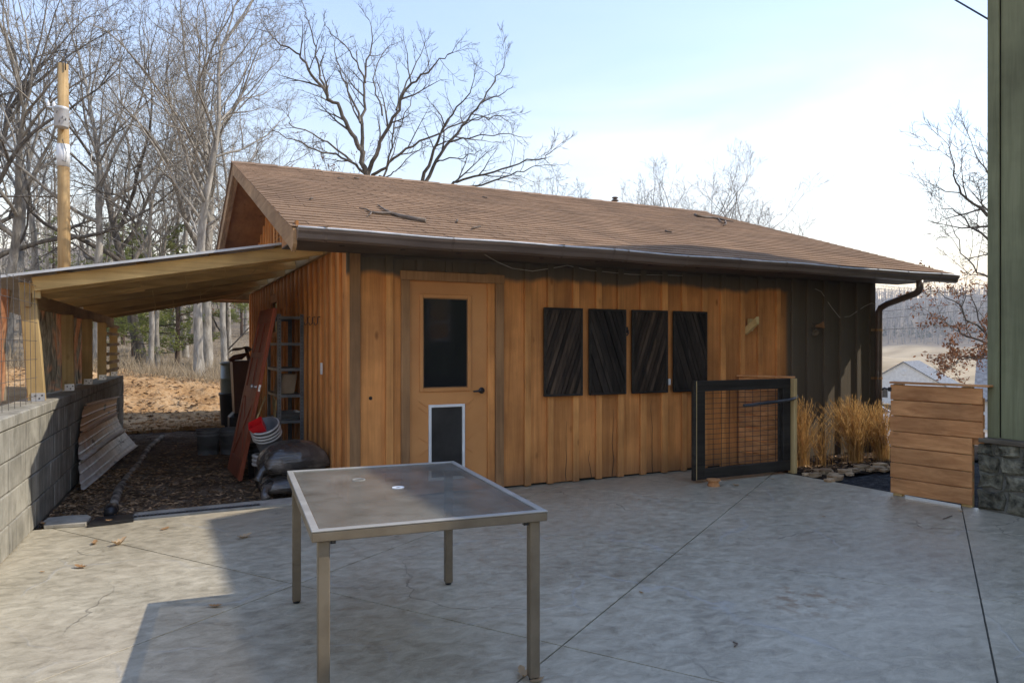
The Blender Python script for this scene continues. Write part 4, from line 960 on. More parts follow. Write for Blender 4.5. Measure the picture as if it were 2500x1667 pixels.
# drain, kerb, plank, pipe
kb = obj('kerb_strip', MB().prism([(-0.16, 6.665, -0.05), (1.56, 6.685, -0.05), (1.56, 6.96, -0.05), (-0.12, 6.90, -0.05)], (0, 0, 0.062)), m_kerb, None, 'pale concrete kerb strip along the edge of the patio', 'kerb')
dr = thing('drain_channel', 'narrow black drain grate set in the patio kerb', 'drain', (0.35, 6.71, 0.012))
obj('channel', MB().prism([(-0.15, 6.70, 0.0125), (0.86, 6.715, 0.0125), (0.86, 6.775, 0.0125), (-0.15, 6.76, 0.0125)], (0, 0, 0.003)), m_core, dr)
mb = MB()
for k in range(34):
    x = -0.14 + k * 0.03; mb.box(x, x + 0.009, 6.702 + 0.015 * (x + .15), 6.76 + 0.015 * (x + .15), 0.016, 0.021)
obj('grate', mb, m_grey_plastic, dr)
obj('weathered_plank', MB().prism([onz(108, 1290, 0.004), onz(102, 1281, 0.004), onz(118, 1270, 0.004), onz(160, 1265, 0.004), onz(212, 1262, 0.004), onz(223, 1267, 0.004), onz(208, 1284, 0.004)], (0, 0, 0.022)), m_kerb, None, 'pale weathered plank on the ground beside the block wall', 'plank')
obj('rubber_plate', MB().prism([onz(212, 1287, 0.004), onz(236, 1266, 0.004), onz(328, 1258, 0.004), onz(326, 1273, 0.004)], (0, 0, 0.016)), m_black_plastic, None, 'black rubber plate lying between the plank and the drain', 'plate')
pp = thing('drain_pipe', 'half buried dirty plastic pipe running across the soil floor', 'pipe', (-0.3, 7.0, 0))
pl = [Vector((-0.31, 7.12, 0.02)), Vector((-0.30, 7.6, 0.022)), Vector((-0.295, 8.14, 0.02)), Vector((-0.22, 9.2, 0.0)), Vector((-0.13, 10.2, -0.02)), Vector((-0.05, 11.2, 0.02)), Vector((0.14, 12.5, 0.03))]
obj('pipe_run', MB().tube([p - Vector((0, 0, 0.022)) for p in pl], 0.040, 12), m_pvc, pp, smooth=True)
obj('coupling', MB().tube([Vector((-0.312, 6.93, 0.012)), Vector((-0.311, 7.14, 0.02))], 0.050, 14).tube([Vector((-0.311, 7.10, 0.01)), Vector((-0.311, 7.17, 0.01))], 0.055, 14), m_black_plastic, pp, smooth=True)

# ================================================================== leaning red door
DN, DF = Vector((0.814, 8.046, 0.0)), Vector((0.783, 8.904, 0.0))
hv = Vector((0.357, 0, 1.819)); DHt = hv.length; hv.normalize(); wv_ = (DF - DN); DWd = wv_.length; wv_.normalize(); nv = hv.cross(wv_); nv = nv if nv.x < 0 else -nv
rd = thing('red_door', 'old red panelled door leaning on its side edge against the steel shelves', 'door', DN)
def dbox(name, w0, w1, h0, h1, n0, n1, mat, ch=0.003):
    c = DN + wv_ * (w0 + w1) / 2 + hv * (h0 + h1) / 2 + nv * (n0 + n1) / 2 + Vector((0, 0, 0.012))
    return obj(name, MB().obox(c, wv_ * (w1 - w0) / 2, hv * (h1 - h0) / 2, nv * (n1 - n0) / 2, ch), mat, rd)
dbox('slab', 0, DWd, 0, DHt, -0.036, -0.006, m_reddoor)
dbox('stile', 0, 0.11, 0, DHt, -0.0058, 0.006, m_reddoor); dbox('stile', DWd - 0.11, DWd, 0, DHt, -0.0058, 0.006, m_reddoor)
for (h0, h1) in ((0, 0.2), (0.86, 0.98), (1.70, DHt), (1.30, 1.36)): dbox('rail', 0.1105, DWd - 0.1105, h0, h1, -0.0058, 0.005, m_reddoor)
dbox('mullion', DWd / 2 - 0.05, DWd / 2 + 0.05, 0.985, 1.295, -0.0058, 0.004, m_reddoor); dbox('mullion', DWd / 2 - 0.05, DWd / 2 + 0.05, 1.365, 1.695, -0.0058, 0.004, m_reddoor)
for s in (0, 1):
    a = DN + wv_ * (0.13 if s == 0 else DWd - 0.13) + hv * 0.22 + nv * (-0.002 + 0.002 * s) + Vector((0, 0, 0.012)); b = DN + wv_ * (DWd - 0.13 if s == 0 else 0.13) + hv * 0.84 + nv * (-0.002 + 0.002 * s) + Vector((0, 0, 0.012))
    obj('cross_brace', MB().beam(a, b, 0.07, 0.010, nv, 0.002), m_reddoor, rd)
c = DN + hv * 0.985 - wv_ * 0.003 - nv * 0.018 + Vector((0, 0, 0.012)); obj('latch', MB().obox(c, wv_ * 0.002, hv * 0.035, nv * 0.011).lathe([(0, 0.012), (0.012, 0.008), (0.012, 0)], c, 10, -wv_), m_galv, rd)
c = DN + hv * 0.99 + wv_ * 0.06 + nv * 0.006 + Vector((0, 0, 0.012)); obj('knob', MB().lathe([(0.02, 0), (0.02, 0.004), (0.009, 0.01), (0.009, 0.03), (0.024, 0.04), (0.024, 0.055), (0, 0.062)], c, 14, nv), m_galv, rd, smooth=True)

# ================================================================== steel shelves
sx0, sx1, sy0, sy1 = 1.27, 1.56, 8.48, 9.30
sh = thing('shelving_unit', 'grey slotted steel shelving unit standing against the gable wall', 'shelves', ((sx0 + sx1) / 2, (sy0 + sy1) / 2, 0))
for (x, y, dx, dy) in ((sx0, sy0, 1, 1), (sx1, sy0, -1, 1), (sx0, sy1, 1, -1), (sx1, sy1, -1, -1)):
    mb = MB(); mb.box(min(x, x + dx * 0.042), max(x, x + dx * 0.042), min(y, y + dy * 0.003), max(y, y + dy * 0.003), -0.02, 1.785).box(min(x, x + dx * 0.003), max(x, x + dx * 0.003), min(y + dy * 0.0035, y + dy * 0.042), max(y + dy * 0.0035, y + dy * 0.042), -0.02, 1.785)
    ps = obj('upright', mb, m_steel, sh)
    if y == sy0:
        mb = MB()
        for k in range(46): mb.box(x + dx * 0.021 - 0.005, x + dx * 0.021 + 0.005, y - 0.0008, y - 0.0002, 0.05 + k * 0.038, 0.062 + k * 0.038)
        obj('slot_holes', mb, m_core, ps)
for z in (1.755, 1.455, 1.165, 0.865, 0.57, 0.12):
    mb = MB(); mb.box(sx0 + 0.005, sx1 - 0.005, sy0 + 0.004, sy1 - 0.004, z, z + 0.004).box(sx0 + 0.043, sx1 - 0.043, sy0 + 0.003, sy0 + 0.005, z - 0.028, z).box(sx0 + 0.004, sx0 + 0.006, sy0 + 0.045, sy1 - 0.045, z - 0.028, z).box(sx0 + 0.043, sx1 - 0.043, sy1 - 0.005, sy1 - 0.003, z - 0.028, z); obj('shelf', mb, m_steel, sh)
for k, z in enumerate((0.576, 0.608, 0.635)):
    mb = MB(); w = 0.13 - 0.006 * k; c = Vector((1.395 + 0.01 * k, 8.66, z)); o_ = 0.018
    mb.add([c + Vector((sx * w * 0.8, sy * 0.13, 0)) for (sx, sy) in ((-1, -1), (1, -1), (1, 1), (-1, 1))] + [c + Vector((sx * w, sy * 0.16, 0.03)) for (sx, sy) in ((-1, -1), (1, -1), (1, 1), (-1, 1))] + [c + Vector((sx * (w + 0.012), sy * 0.172, 0.028)) for (sx, sy) in ((-1, -1), (1, -1), (1, 1), (-1, 1))],
           [(0, 3, 2, 1)] + [(i, (i + 1) % 4, 4 + (i + 1) % 4, 4 + i) for i in range(4)] + [(4 + i, 4 + (i + 1) % 4, 8 + (i + 1) % 4, 8 + i) for i in range(4)])
    obj('foil_tray', mb, m_galv, None, 'shallow foil tray stacked on the lower steel shelf', 'tray', group='foil trays stacked on the shelf')
m_card = simple('cardboard', (0.30, 0.23, 0.15, 1), (0.42, 0.33, 0.23, 1), 5, 0.85, 0.05, rnd=0.05)
obj('cardboard_box', MB().obox((1.39, 8.70, 0.87 + 0.115), (0.085, 0.02, 0), (-0.02, 0.11, 0), (0.018, 0, 0.113), 0.006), m_card, None, 'tilted cardboard carton on the middle steel shelf', 'box')
obj('wedge_board', MB().prism([(1.252, 8.52, 0.80), (1.252, 8.78, 0.852), (1.252, 8.62, 0.52)], (0.014, 0, 0)), m_fresh, None, 'pale wedge shaped board end leaning at the steel shelves', 'board')
obj('wooden_stick', MB().tube([ony(621, 1038, 7.85), ony(648, 968, 8.42)], 0.009, 7), m_fresh, None, 'thin pale stick leaning from the bucket to the shelves', 'stick')

# ================================================================== bins, buckets, bags
def lathe_obj(name, prof, c, mat, parent=None, n=26, axis=Vector((0, 0, 1)), **kw):
    return obj(name, MB().lathe(prof, c, n, axis), mat, parent, smooth=kw.pop('smooth', True), **kw)
tc = thing('trash_can', 'tall black trash can with grey can nested upside down in its mouth', 'trash can', (1.28, 13.62, 0))
lathe_obj('can_body', [(0, 0.0), (0.185, 0.0), (0.19, 0.01), (0.222, 0.56), (0.236, 0.565), (0.236, 0.60), (0.222, 0.605), (0.20, 0.60)], (1.28, 13.62, 0), m_black_plastic, tc)
lathe_obj('upper_can', [(0.205, 0.58), (0.208, 0.85), (0.212, 0.855), (0.205, 0.86), (0.200, 1.10), (0.19, 1.105), (0, 1.106)], (1.28, 13.62, 0), m_can, tc)
lathe_obj('lid', [(0.0, 1.15), (0.15, 1.14), (0.225, 1.118), (0.228, 1.095), (0.21, 1.095)], (1.285, 13.60, 0.012), m_can, tc)
obj('storage_tote', MB().obox((1.30, 12.72, 0.165), (0.17, 0, 0), (0, 0.23, 0), (0, 0, 0.163), 0.07), m_black_plastic, None, 'black rounded tote box on the ground under the brown bin', 'tote')
bb = thing('brown_bin', 'dark red brown plastic bin with its lid hanging open', 'bin', (1.36, 12.72, 0.33))
def tbox(x, y, z0, z1, w0, d0, w1, d1):
    vs = [(x + sx * w0, y + sy * d0, z0) for (sx, sy) in ((-1, -1), (1, -1), (1, 1), (-1, 1))] + [(x + sx * w1, y + sy * d1, z1) for (sx, sy) in ((-1, -1), (1, -1), (1, 1), (-1, 1))]
    return MB().add(vs, [(0, 3, 2, 1), (4, 5, 6, 7)] + [(i, (i + 1) % 4, 4 + (i + 1) % 4, 4 + i) for i in range(4)])
obj('bin_body', tbox(1.36, 12.72, 0.33, 1.16, 0.15, 0.18, 0.19, 0.23), m_brown_plastic, bb)
obj('bin_rim', MB().box(1.36 - 0.205, 1.36 + 0.205, 12.72 - 0.245, 12.72 + 0.245, 1.161, 1.185, 0.006), m_brown_plastic, bb)
mb = MB(); mb.sheet(lambda a, b: (1.10 + a * 0.38, 12.55 + b * 0.32, 1.30 + 0.12 * math.sin(a * 2.6) - 0.05 * b + 0.02 * math.sin(a * 9)), 12, 4)
obj('open_lid', mb, m_brown_plastic, bb, smooth=True)
obj('lid_hinge', MB().beam((1.47, 12.9, 1.18), (1.42, 12.85, 1.38), 0.05, 0.03), m_brown_plastic, bb)
mb = MB(); mb.tube([Vector((1.12, 12.5, 1.19)), Vector((1.2, 12.5, 1.235)), Vector((1.3, 12.5, 1.25)), Vector((1.4, 12.5, 1.30))], [0.03, 0.045, 0.05, 0.02], 8); obj('bin_liner', mb, m_brown_plastic, bb, smooth=True)
def bucket(x, y, r, h, mat, label, hole=True):
    b = thing('bucket', label, 'bucket', (x, y, -0.02))
    lathe_obj('bucket_body', [(0, 0.0), (r * 0.86, 0.0), (r * 0.87, 0.01), (r * 0.96, h * 0.72), (r * 1.03, h * 0.73), (r * 1.03, h * 0.76), (r * 0.975, h * 0.77), (r * 0.985, h * 0.86), (r * 1.05, h * 0.87), (r * 1.05, h * 0.90), (r * 0.99, h * 0.91), (r, h * 0.98), (r * 1.04, h), (r * 0.97, h), (r * 0.90, h * 0.2), (0, h * 0.18)], (x, y, -0.02), mat, b)
    pts = [Vector((x + math.cos(a) * r * 1.06, y - abs(math.sin(a)) * r * 0.55 - r * 0.62 * math.sin(a), h * 0.80 - 0.02 - math.sin(a) * h * 0.42)) for a in np.linspace(0, PI, 13)]
    obj('bail', MB().tube(pts, 0.003, 5), m_wire, b, smooth=True); return b
bucket(0.675, 10.44, 0.150, 0.335, m_grey_plastic, 'dark grey bucket with a pale torn label standing on the soil')
bucket(0.945, 10.36, 0.142, 0.345, m_grey_plastic, 'grey pail standing between the dark bucket and the red door')
bucket(1.08, 8.28, 0.16, 0.37, m_black_plastic, 'black bucket standing in shadow behind the leaning red door')
# bucket stack with tilted white bucket and red tub
st_ = thing('bucket_stack', 'stack of black and white buckets beside the soil bags', 'buckets', (1.06, 7.74, -0.02))
cx_, cy_ = 1.06, 7.74
lathe_obj('lower_bucket', [(0, 0), (0.115, 0), (0.135, 0.24), (0.14, 0.245), (0, 0.25)], (cx_, cy_, -0.02), m_black_plastic, st_)
m_whiteplastic = simple('scuffed_white_plastic', (0.36, 0.35, 0.33, 1), (0.60, 0.59, 0.56, 1), 7, 0.5, 0.1, rnd=0.05)
for z in (0.245, 0.285, 0.325):
    lathe_obj('nested_rim', [(0.12, z - 0.02), (0.150, z - 0.016), (0.152, z + 0.006), (0.146, z + 0.012), (0.12, z + 0.012)], (cx_, cy_, -0.02), m_whiteplastic, st_)
tb = thing('tilted_bucket', 'scuffed ribbed white bucket lying tilted on the bucket stack', 'bucket', (cx_, cy_, 0.33))
axb = Vector((-0.30, -0.42, 0.86)).normalized(); cb = Vector((cx_ + 0.055, cy_ + 0.06, 0.345))
lathe_obj('bucket_body', [(0, 0.0), (0.115, 0.0), (0.118, 0.01), (0.133, 0.17), (0.134, 0.30), (0.137, 0.325), (0.128, 0.325), (0.105, 0.06), (0, 0.055)], cb, m_grey_plastic, tb, axis=axb)
for h in (0.20, 0.235, 0.27, 0.315):
    lathe_obj('rib', [(0.134, h - 0.008), (0.150, h - 0.005), (0.150, h + 0.005), (0.136, h + 0.008)], cb, m_whiteplastic, tb, axis=axb)
rc = cb + axb * 0.285 + Vector((-0.075, -0.055, 0.02)); e1 = Vector((0.86, 0.15, -0.42)).normalized(); e3 = (axb + Vector((-0.35, 0, 0.05))).normalized(); e2 = e3.cross(e1).normalized(); e1 = e2.cross(e3)
mb = MB()
lo = [rc + e1 * sx * 0.052 + e2 * sy * 0.045 - e3 * 0.07 for (sx, sy) in ((-1, -1), (1, -1), (1, 1), (-1, 1))]; hi = [rc + e1 * sx * 0.072 + e2 * sy * 0.062 + e3 * 0.06 for (sx, sy) in ((-1, -1), (1, -1), (1, 1), (-1, 1))]; inn = [rc + e1 * sx * 0.066 + e2 * sy * 0.056 + e3 * 0.06 for (sx, sy) in ((-1, -1), (1, -1), (1, 1), (-1, 1))]; ilo = [rc + e1 * sx * 0.048 + e2 * sy * 0.041 - e3 * 0.062 for (sx, sy) in ((-1, -1), (1, -1), (1, 1), (-1, 1))]
mb.add(lo + hi + inn + ilo, [(0, 3, 2, 1), (12, 13, 14, 15)] + [(i, (i + 1) % 4, 4 + (i + 1) % 4, 4 + i) for i in range(4)] + [(4 + i, 4 + (i + 1) % 4, 8 + (i + 1) % 4, 8 + i) for i in range(4)] + [(8 + i, 8 + (i + 1) % 4, 12 + (i + 1) % 4, 12 + i) for i in range(4)])
obj('red_tub', mb, m_red, None, 'bright red square plastic tub lying in the tilted white bucket', 'tub')
def sack(c, hx, hy, h, rz, seed, droop=0.0):
    '''a filled sack: two sheets meeting in a seam, sharp sealed ends'''
    mb = MB(); cr, sr = math.cos(rz), math.sin(rz)
    def pt(a, b, side):
        u, v = 2 * a - 1, 2 * b - 1
        fill = max(0.0, 1 - abs(u) ** 3.2) ** 0.55 * max(0.0, 1 - abs(v) ** 2.6) ** 0.5
        wr = 0.10 * fbm(u * 2.2 + seed, v * 2.2, side * 3.0, 3) + 0.10 * abs(fbm(u * 1.5 + seed, v * 9, side + 4.0, 2)) * abs(u) ** 2
        z = side * h * fill * (1 + wr) * (1.0 if side > 0 else 0.8) + 0.02 * math.sin(v * 9 + seed) * abs(u) ** 6 - droop * u * u
        x = u * hx * (1 - 0.10 * v * v * abs(u)); y = v * hy * (1 - 0.14 * (1 - fill) * abs(u))
        return c + Vector((x * cr - y * sr, x * sr + y * cr, z))
    mb.sheet(lambda a, b: pt(a, b, 1), 56, 40); mb.sheet(lambda a, b: pt(1 - a, b, -1), 56, 40); return mb
def pillow(c, r, seed, e=0.62, wr=0.10, tilt=0.0, nu=72, nv=44):
    mb = MB(); sg = lambda v, p: math.copysign(abs(v) ** p, v)
    def f(a, b):
        th = -PI + 2 * PI * a; ph = -PI / 2 + PI * b
        n = Vector((sg(math.cos(ph), e) * sg(math.cos(th), e), sg(math.cos(ph), e) * sg(math.sin(th), e), sg(math.sin(ph), 0.9)))
        d = Vector((math.cos(ph) * math.cos(th), math.cos(ph) * math.sin(th), math.sin(ph)))
        k = 1 + wr * 0.5 * fbm(d.x * 1.4 + seed, d.y * 1.4, d.z * 1.4, 2) + 0.03 * abs(fbm(d.x * 6 + seed, d.y * 6, d.z * 4 + 5, 3)) * (1.2 - d.z)
        q = Vector((n.x * r[0], n.y * r[1], n.z * r[2])) * k; q.z += q.x * tilt
        return c + q
    mb.sheet(f, nu, nv); return mb
zg = -0.01
bg = thing('soil_bag', 'plump shiny dark plastic soil bag on top of the bag pile', 'soil bag', (1.25, 7.28, 0.20))
bagc = Vector((1.24, 7.28, 0.33))
obj('bag_body', sack(bagc, 0.33, 0.25, 0.17, 0.12, 2.0, 0.05), m_bag, bg, smooth=True)
obj('bag_neck', MB().tube([bagc + Vector((-0.25, -0.12, -0.04)), bagc + Vector((-0.32, -0.16, -0.09)), bagc + Vector((-0.345, -0.18, -0.14)), bagc + Vector((-0.36, -0.19, -0.17))], [0.07, 0.03, 0.03, 0.045], 10), m_bag, bg, smooth=True)
bg = thing('soil_bag', 'flattened dark plastic soil bag at the bottom of the bag pile', 'soil bag', (1.2, 7.25, 0))
bagc = Vector((1.25, 7.22, 0.085))
obj('bag_body', sack(bagc + Vector((0, 0, 0.01)), 0.34, 0.26, 0.11, -0.10, 6.0, 0.02), m_bag, bg, smooth=True)
obj('bag_neck', MB().tube([bagc + Vector((-0.24, -0.14, 0.02)), bagc + Vector((-0.31, -0.20, 0.01)), bagc + Vector((-0.325, -0.25, -0.03)), bagc + Vector((-0.31, -0.28, -0.07))], [0.06, 0.035, 0.035, 0.045], 10), m_bag, bg, smooth=True)
obj('wall_switch', MB().box(X0 - 0.045, X0 - 0.027, 7.48, 7.53, 1.13, 1.25, 0.004), m_white, None, 'white narrow switch plate on the gable wall boards', 'switch')
hks = [onx(700 + 0, 700, X0)]
for px_ in (756, 768, 781):
    p = onx(px_, 785, X0 - 0.03); obj('wall_hook', MB().tube([p + Vector((0.004, 0, 0.05)), p + Vector((-0.02, 0, 0.045)), p + Vector((-0.025, 0, -0.02)), p + Vector((-0.05, 0, -0.04)), p + Vector((-0.06, 0, -0.01))], 0.005, 6), m_black_metal, None, 'small black hook screwed to the gable wall', 'hook', group='hooks on the gable wall', smooth=True)

# ================================================================== utility pole
pb = atd(158, 845, 19.6); px0, py0 = pb.x, pb.y; gz = 0.3
ptop = atd(155, 158, 19.6).z
up = thing('utility_pole', 'wooden utility pole with grey transformer behind the lean-to', 'utility pole', (px0, py0, gz))
obj('pole', MB().tube([Vector((px0, py0, gz - 0.3)), Vector((px0 - 0.02, py0, 5)), Vector((px0 - 0.04, py0, ptop))], [0.165, 0.15, 0.128], 18), m_pole, up, smooth=True)
def pz(y): return atd(155, y, 19.6).z
tcx = px0 - 0.02; fw = Vector((-SY * 0.1 - 0.0, -1, 0)).normalized(); cen = Vector((tcx, py0, 0)) + Vector((-0.03, -0.30, 0))
tr_ = obj('transformer', MB().lathe([(0, pz(320)), (0.165, pz(320)), (0.175, pz(318)), (0.175, pz(279)), (0.186, pz(278)), (0.186, pz(273)), (0.16, pz(271)), (0, pz(268))], (cen.x, cen.y, 0), 22), m_tin, up, smooth=True)
for (dx, dz) in ((-0.17, 262), (-0.30, 264)):
    obj('bushing', MB().lathe([(0, 0), (0.03, 0), (0.05, 0.03), (0.03, 0.05), (0.05, 0.08), (0.03, 0.10), (0.015, 0.16), (0, 0.16)], (cen.x + dx, cen.y, pz(273)), 10), m_white, tr_, smooth=True)
obj('bushing_arm', MB().beam((cen.x - 0.33, cen.y, pz(273) - 0.01), (cen.x, cen.y, pz(273) - 0.01), 0.04, 0.03), m_galv, tr_)
for (dx, zz) in ((0.05, 296), (-0.02, 306), (0.12, 300), (-0.08, 284)):
    obj('lug', MB().tube([Vector((cen.x + dx, cen.y - 0.165, pz(zz))), Vector((cen.x + dx, cen.y - 0.21, pz(zz) - 0.03)), Vector((cen.x + dx - 0.01, cen.y - 0.21, pz(zz) - 0.08))], 0.014, 6), m_wire, tr_)
obj('pole_band', MB().tube([Vector((px0 - 0.033, py0, pz(408))), Vector((px0 - 0.036, py0, pz(354)))], 0.158, 18), m_white, up, label='white wrap around the pole', smooth=True)
obj('pole_wire', MB().tube([Vector((px0 - 0.04, py0 - 0.17, pz(345))), Vector((px0 + 0.05, py0 - 0.18, pz(375))), Vector((px0 + 0.04, py0 - 0.175, pz(400))), Vector((px0 - 0.05, py0 - 0.175, pz(395)))], 0.008, 5), m_cable, up)
obj('top_insulator', MB().tube([Vector((px0 + 0.03, py0 - 0.15, pz(176))), Vector((px0 + 0.03, py0 - 0.15, pz(150))), Vector((px0 + 0.05, py0 - 0.12, pz(143))), Vector((px0 + 0.05, py0 - 0.12, pz(136)))], [0.014, 0.014, 0.014, 0.04], 8), m_black_metal, up, smooth=True)

# ================================================================== mesh gate and its short return fence
gt = thing('mesh_gate', 'black framed gate with welded wire mesh folded back against the shed', 'gate', (5.02, 5.85, 0))
gx0, gx1, gy = 5.02, 6.385, 5.85; gz0, gz1 = 0.035, 1.06
def gbox(n, x0, x1, z0, z1, y0=gy - 0.022, y1=gy + 0.022, m=m_black_frame, ch=0.004): return obj(n, MB().box(x0, x1, y0, y1, z0, z1, ch), m, gt)
gbox('stile', gx0 + 0.03, gx0 + 0.135, gz0, gz1 - 0.111); gbox('stile', gx1 - 0.11, gx1, gz0 + 0.111, gz1 - 0.111)
gbox('top_rail', gx0 + 0.03, gx1, gz1 - 0.11, gz1); gbox('bottom_rail', gx0 + 0.1355, gx1, gz0, gz0 + 0.11)
gbox('end_strip', gx0 - 0.012, gx0 + 0.022, gz0 - 0.005, gz1 + 0.004, gy - 0.018, gy + 0.026); gbox('seam', gx0 + 0.0225, gx0 + 0.0295, gz0, gz1 - 0.002, gy - 0.016, gy + 0.02, m_fresh, 0)
gbox('back_stile', gx1 - 0.16, gx1 - 0.1105, gz0 + 0.111, gz1 - 0.111, gy + 0.005, gy + 0.02)
x = gx0 + 0.16
while x < gx1 - 0.17:
    obj('mesh_wire', MB().tube([Vector((x, gy + 0.012, gz0 + 0.108)), Vector((x, gy + 0.012, gz1 - 0.108))], 0.0030, 5), m_black_metal, gt); x += 0.112
z = gz0 + 0.14; k = 0
while z < gz1 - 0.12:
    obj('mesh_wire', MB().tube([Vector((gx0 + 0.132, gy + 0.017, z)), Vector((gx1 - 0.108, gy + 0.017, z))], 0.0027, 5), m_black_metal, gt); z += 0.0535; k += 1
hp = [ony(1816, 990, gy - 0.07), ony(1850, 986, gy - 0.075), ony(1900, 980, gy - 0.075), ony(1928, 976, gy - 0.07), ony(1940, 972, gy - 0.05), ony(1945, 968, gy - 0.01), ony(1944, 966, gy + 0.035)]
obj('pull_bar', MB().tube(hp, 0.0175, 12), m_pipe, gt, smooth=True)
gp = thing('gate_fence', 'short cedar board return fence between the shed wall and the gate post', 'fence', (6.3, 6.15, 0))
fa, fb = Vector((6.225, 6.455, 0)), Vector((6.415, 5.90, 0)); fd = (fb - fa)
for k in range(7):
    z0 = 0.035 + k * 0.146; obj('board', MB().beam(fa + Vector((0, 0, z0 + 0.0695)), fb + Vector((0, 0, z0 + 0.0695)), 0.02, 0.137, ch=0.003), m_fence, gp)
obj('cap', MB().beam(fa + Vector((-0.012, 0, 1.072)), fb + Vector((0.03, -0.06, 1.072)), 0.09, 0.02, ch=0.003), m_fence, gp)
obj('post', MB().box(6.405, 6.452, 5.795, 5.885, 0.0, 1.06, 0.003), m_pine_z, gp, label='bare pine gate post')
obj('cleat', MB().box(6.235, 6.27, 6.40, 6.455, 0.03, 1.04, 0.003), m_pine_z, gp)
sc = onz(1742, 1186)
obj('wooden_spool', MB().lathe([(0, 0), (0.062, 0), (0.062, 0.012), (0.055, 0.018), (0.05, 0.05), (0.07, 0.056), (0.07, 0.070), (0, 0.070)], (sc.x, sc.y, 0.001), 18), m_fence, None, 'small round wooden foot on the patio under the gate corner', 'spool')

# ================================================================== cedar fence panel on the right
fp = thing('cedar_fence', 'low cedar fence panel of seven horizontal boards beside the green house', 'fence', (6.41, 4.2, 0))
a, b = Vector((6.318, 4.560, 0)), Vector((6.440, 3.865, 0)); d = (b - a).normalized(); bl = b + d * 0.085
for k in range(7):
    z0 = 0.030 + k * 0.1478; e = bl if k >= 4 else b
    if k == 6: e = bl + d * -0.004
    obj('board', MB().beam(a + Vector((0, 0, z0 + 0.066 + rb.uniform(-0.001, 0.001))) + d * rb.uniform(-0.004, 0.004), e + Vector((0, 0, z0 + 0.066)), 0.022, 0.1405, ch=0.004), m_fence, fp)
    if k < 6: obj('gap_backing', MB().beam(a + Vector((0.028, 0.006, z0 + 0.14)) + d * 0.03, (bl if k >= 3 else b) + Vector((0.028, 0.006, z0 + 0.14)), 0.018, 0.12), m_fence, fp)  # backing added behind the boards so the gaps stay dark
obj('cap', MB().beam(a + Vector((0.02, 0.0, 1.075)), bl + d * 0.05 + Vector((0.02, 0, 1.075)), 0.11, 0.018, ch=0.003), m_fence, fp)
for q in (a + d * 0.06, b - d * 0.05):
    obj('post', MB().obox(q + Vector((0.045, 0.012, 0.53)), d * 0.042, Vector((-d.y, d.x, 0)) * 0.03, Vector((0, 0, 0.53)), 0.003), m_pine_z, fp)
obj('latch', MB().box(6.295, 6.325, 4.545, 4.575, 0.99, 1.03, 0.004).tube([Vector((6.30, 4.575, 1.01)), Vector((6.295, 4.61, 1.02)), Vector((6.29, 4.63, 1.0))], 0.008, 6), m_black_metal, fp, label='black metal gate latch')

# ================================================================== the green house on the right (casts the shade over the patio)
GXF, GYF = 6.55, 3.77; HX1 = 11.8; HYB = -9.0; HZE = 6.0; HXL = 6.20; HXR = 11.85; HRX, HRZ = 11.2, 8.55; HZR = 8.15
gh = thing('green_house', 'green board sided house on a mossy stone base beside the patio', 'house', (GXF, GYF, 0))
obj('stone_core', MB().box(6.475, HX1, HYB, 3.80, -0.3, 0.585), m_mortar, gh)
rs = random.Random(11)
def stone(c, rx, ry_, rz, seed):
    mb = MB(); nu, nv = 12, 7
    def f(a_, b_):
        th = 2 * PI * a_; ph = -PI / 2 + PI * b_; dd = Vector((math.cos(ph) * math.cos(th), math.cos(ph) * math.sin(th), math.sin(ph)))
        sq = max(abs(dd.x), abs(dd.y), abs(dd.z)); k = lerp(1, 1 / sq, 0.8) * (1 + 0.22 * fbm(dd.x * 1.4 + seed * 7.3, dd.y * 1.4, dd.z * 1.4, 3))
        return c + Vector((dd.x * rx * k, dd.y * ry_ * k, dd.z * rz * k))
    return mb.sheet(f, nu, nv)
def cut_stone(y0, y1, z0, z1, r):
    '''a rough split stone: jittered outline, faceted proud face'''
    j = lambda s_: r.uniform(-s_, s_); ym, zm = (y0 + y1) / 2, (z0 + z1) / 2; w, h = y1 - y0, z1 - z0
    P = [(y0 + j(.02), z0 + j(.015)), (ym + j(w * .2), z0 + j(.02)), (y1 + j(.02), z0 + j(.015)), (y1 + j(.02), zm + j(h * .2)), (y1 + j(.02), z1 + j(.015)), (ym + j(w * .2), z1 + j(.02)), (y0 + j(.02), z1 + j(.015)), (y0 + j(.02), zm + j(h * .2))]
    mb = MB(); vs = [(6.50, y, z) for (y, z) in P] + [(6.468 + j(.008), lerp(y, ym, .06), lerp(z, zm, .08)) for (y, z) in P] + [(6.445 + j(.014), lerp(y, ym, .28 + j(.12)), lerp(z, zm, .3 + j(.12))) for (y, z) in P] + [(6.440 + j(.012), ym + j(w * .15), zm + j(h * .15))]
    fs = []
    for i in range(8):
        k = (i + 1) % 8; fs += [(i, 8 + i, 8 + k, k), (8 + i, 16 + i, 16 + k, 8 + k), (16 + i, 24, 16 + k)]
    return mb.add(vs, fs)
z0 = 0.0
for hrow in (0.19, 0.15, 0.14, 0.11):
    y = 3.84
    while y > 0.8:
        w = rs.uniform(0.13, 0.36); obj('stone', cut_stone(y - w + 0.006, y - 0.006, z0 + 0.005, z0 + hrow - 0.005, rs), m_stone, gh); y -= w
    z0 += hrow
obj('sill', MB().box(6.43, GXF + 0.02, HYB, 3.81, 0.587, 0.625, 0.004), m_sill, gh)
obj('wall_core', MB().box(GXF + 0.025, HX1, HYB, GYF - 0.022, 0.626, HZE - 0.02), m_core, gh)
obj('corner_board', MB().box(GXF - 0.022, GXF - 0.001, GYF - 0.075, GYF + 0.02, 0.626, HZE - 0.03, 0.003), m_green, gh)
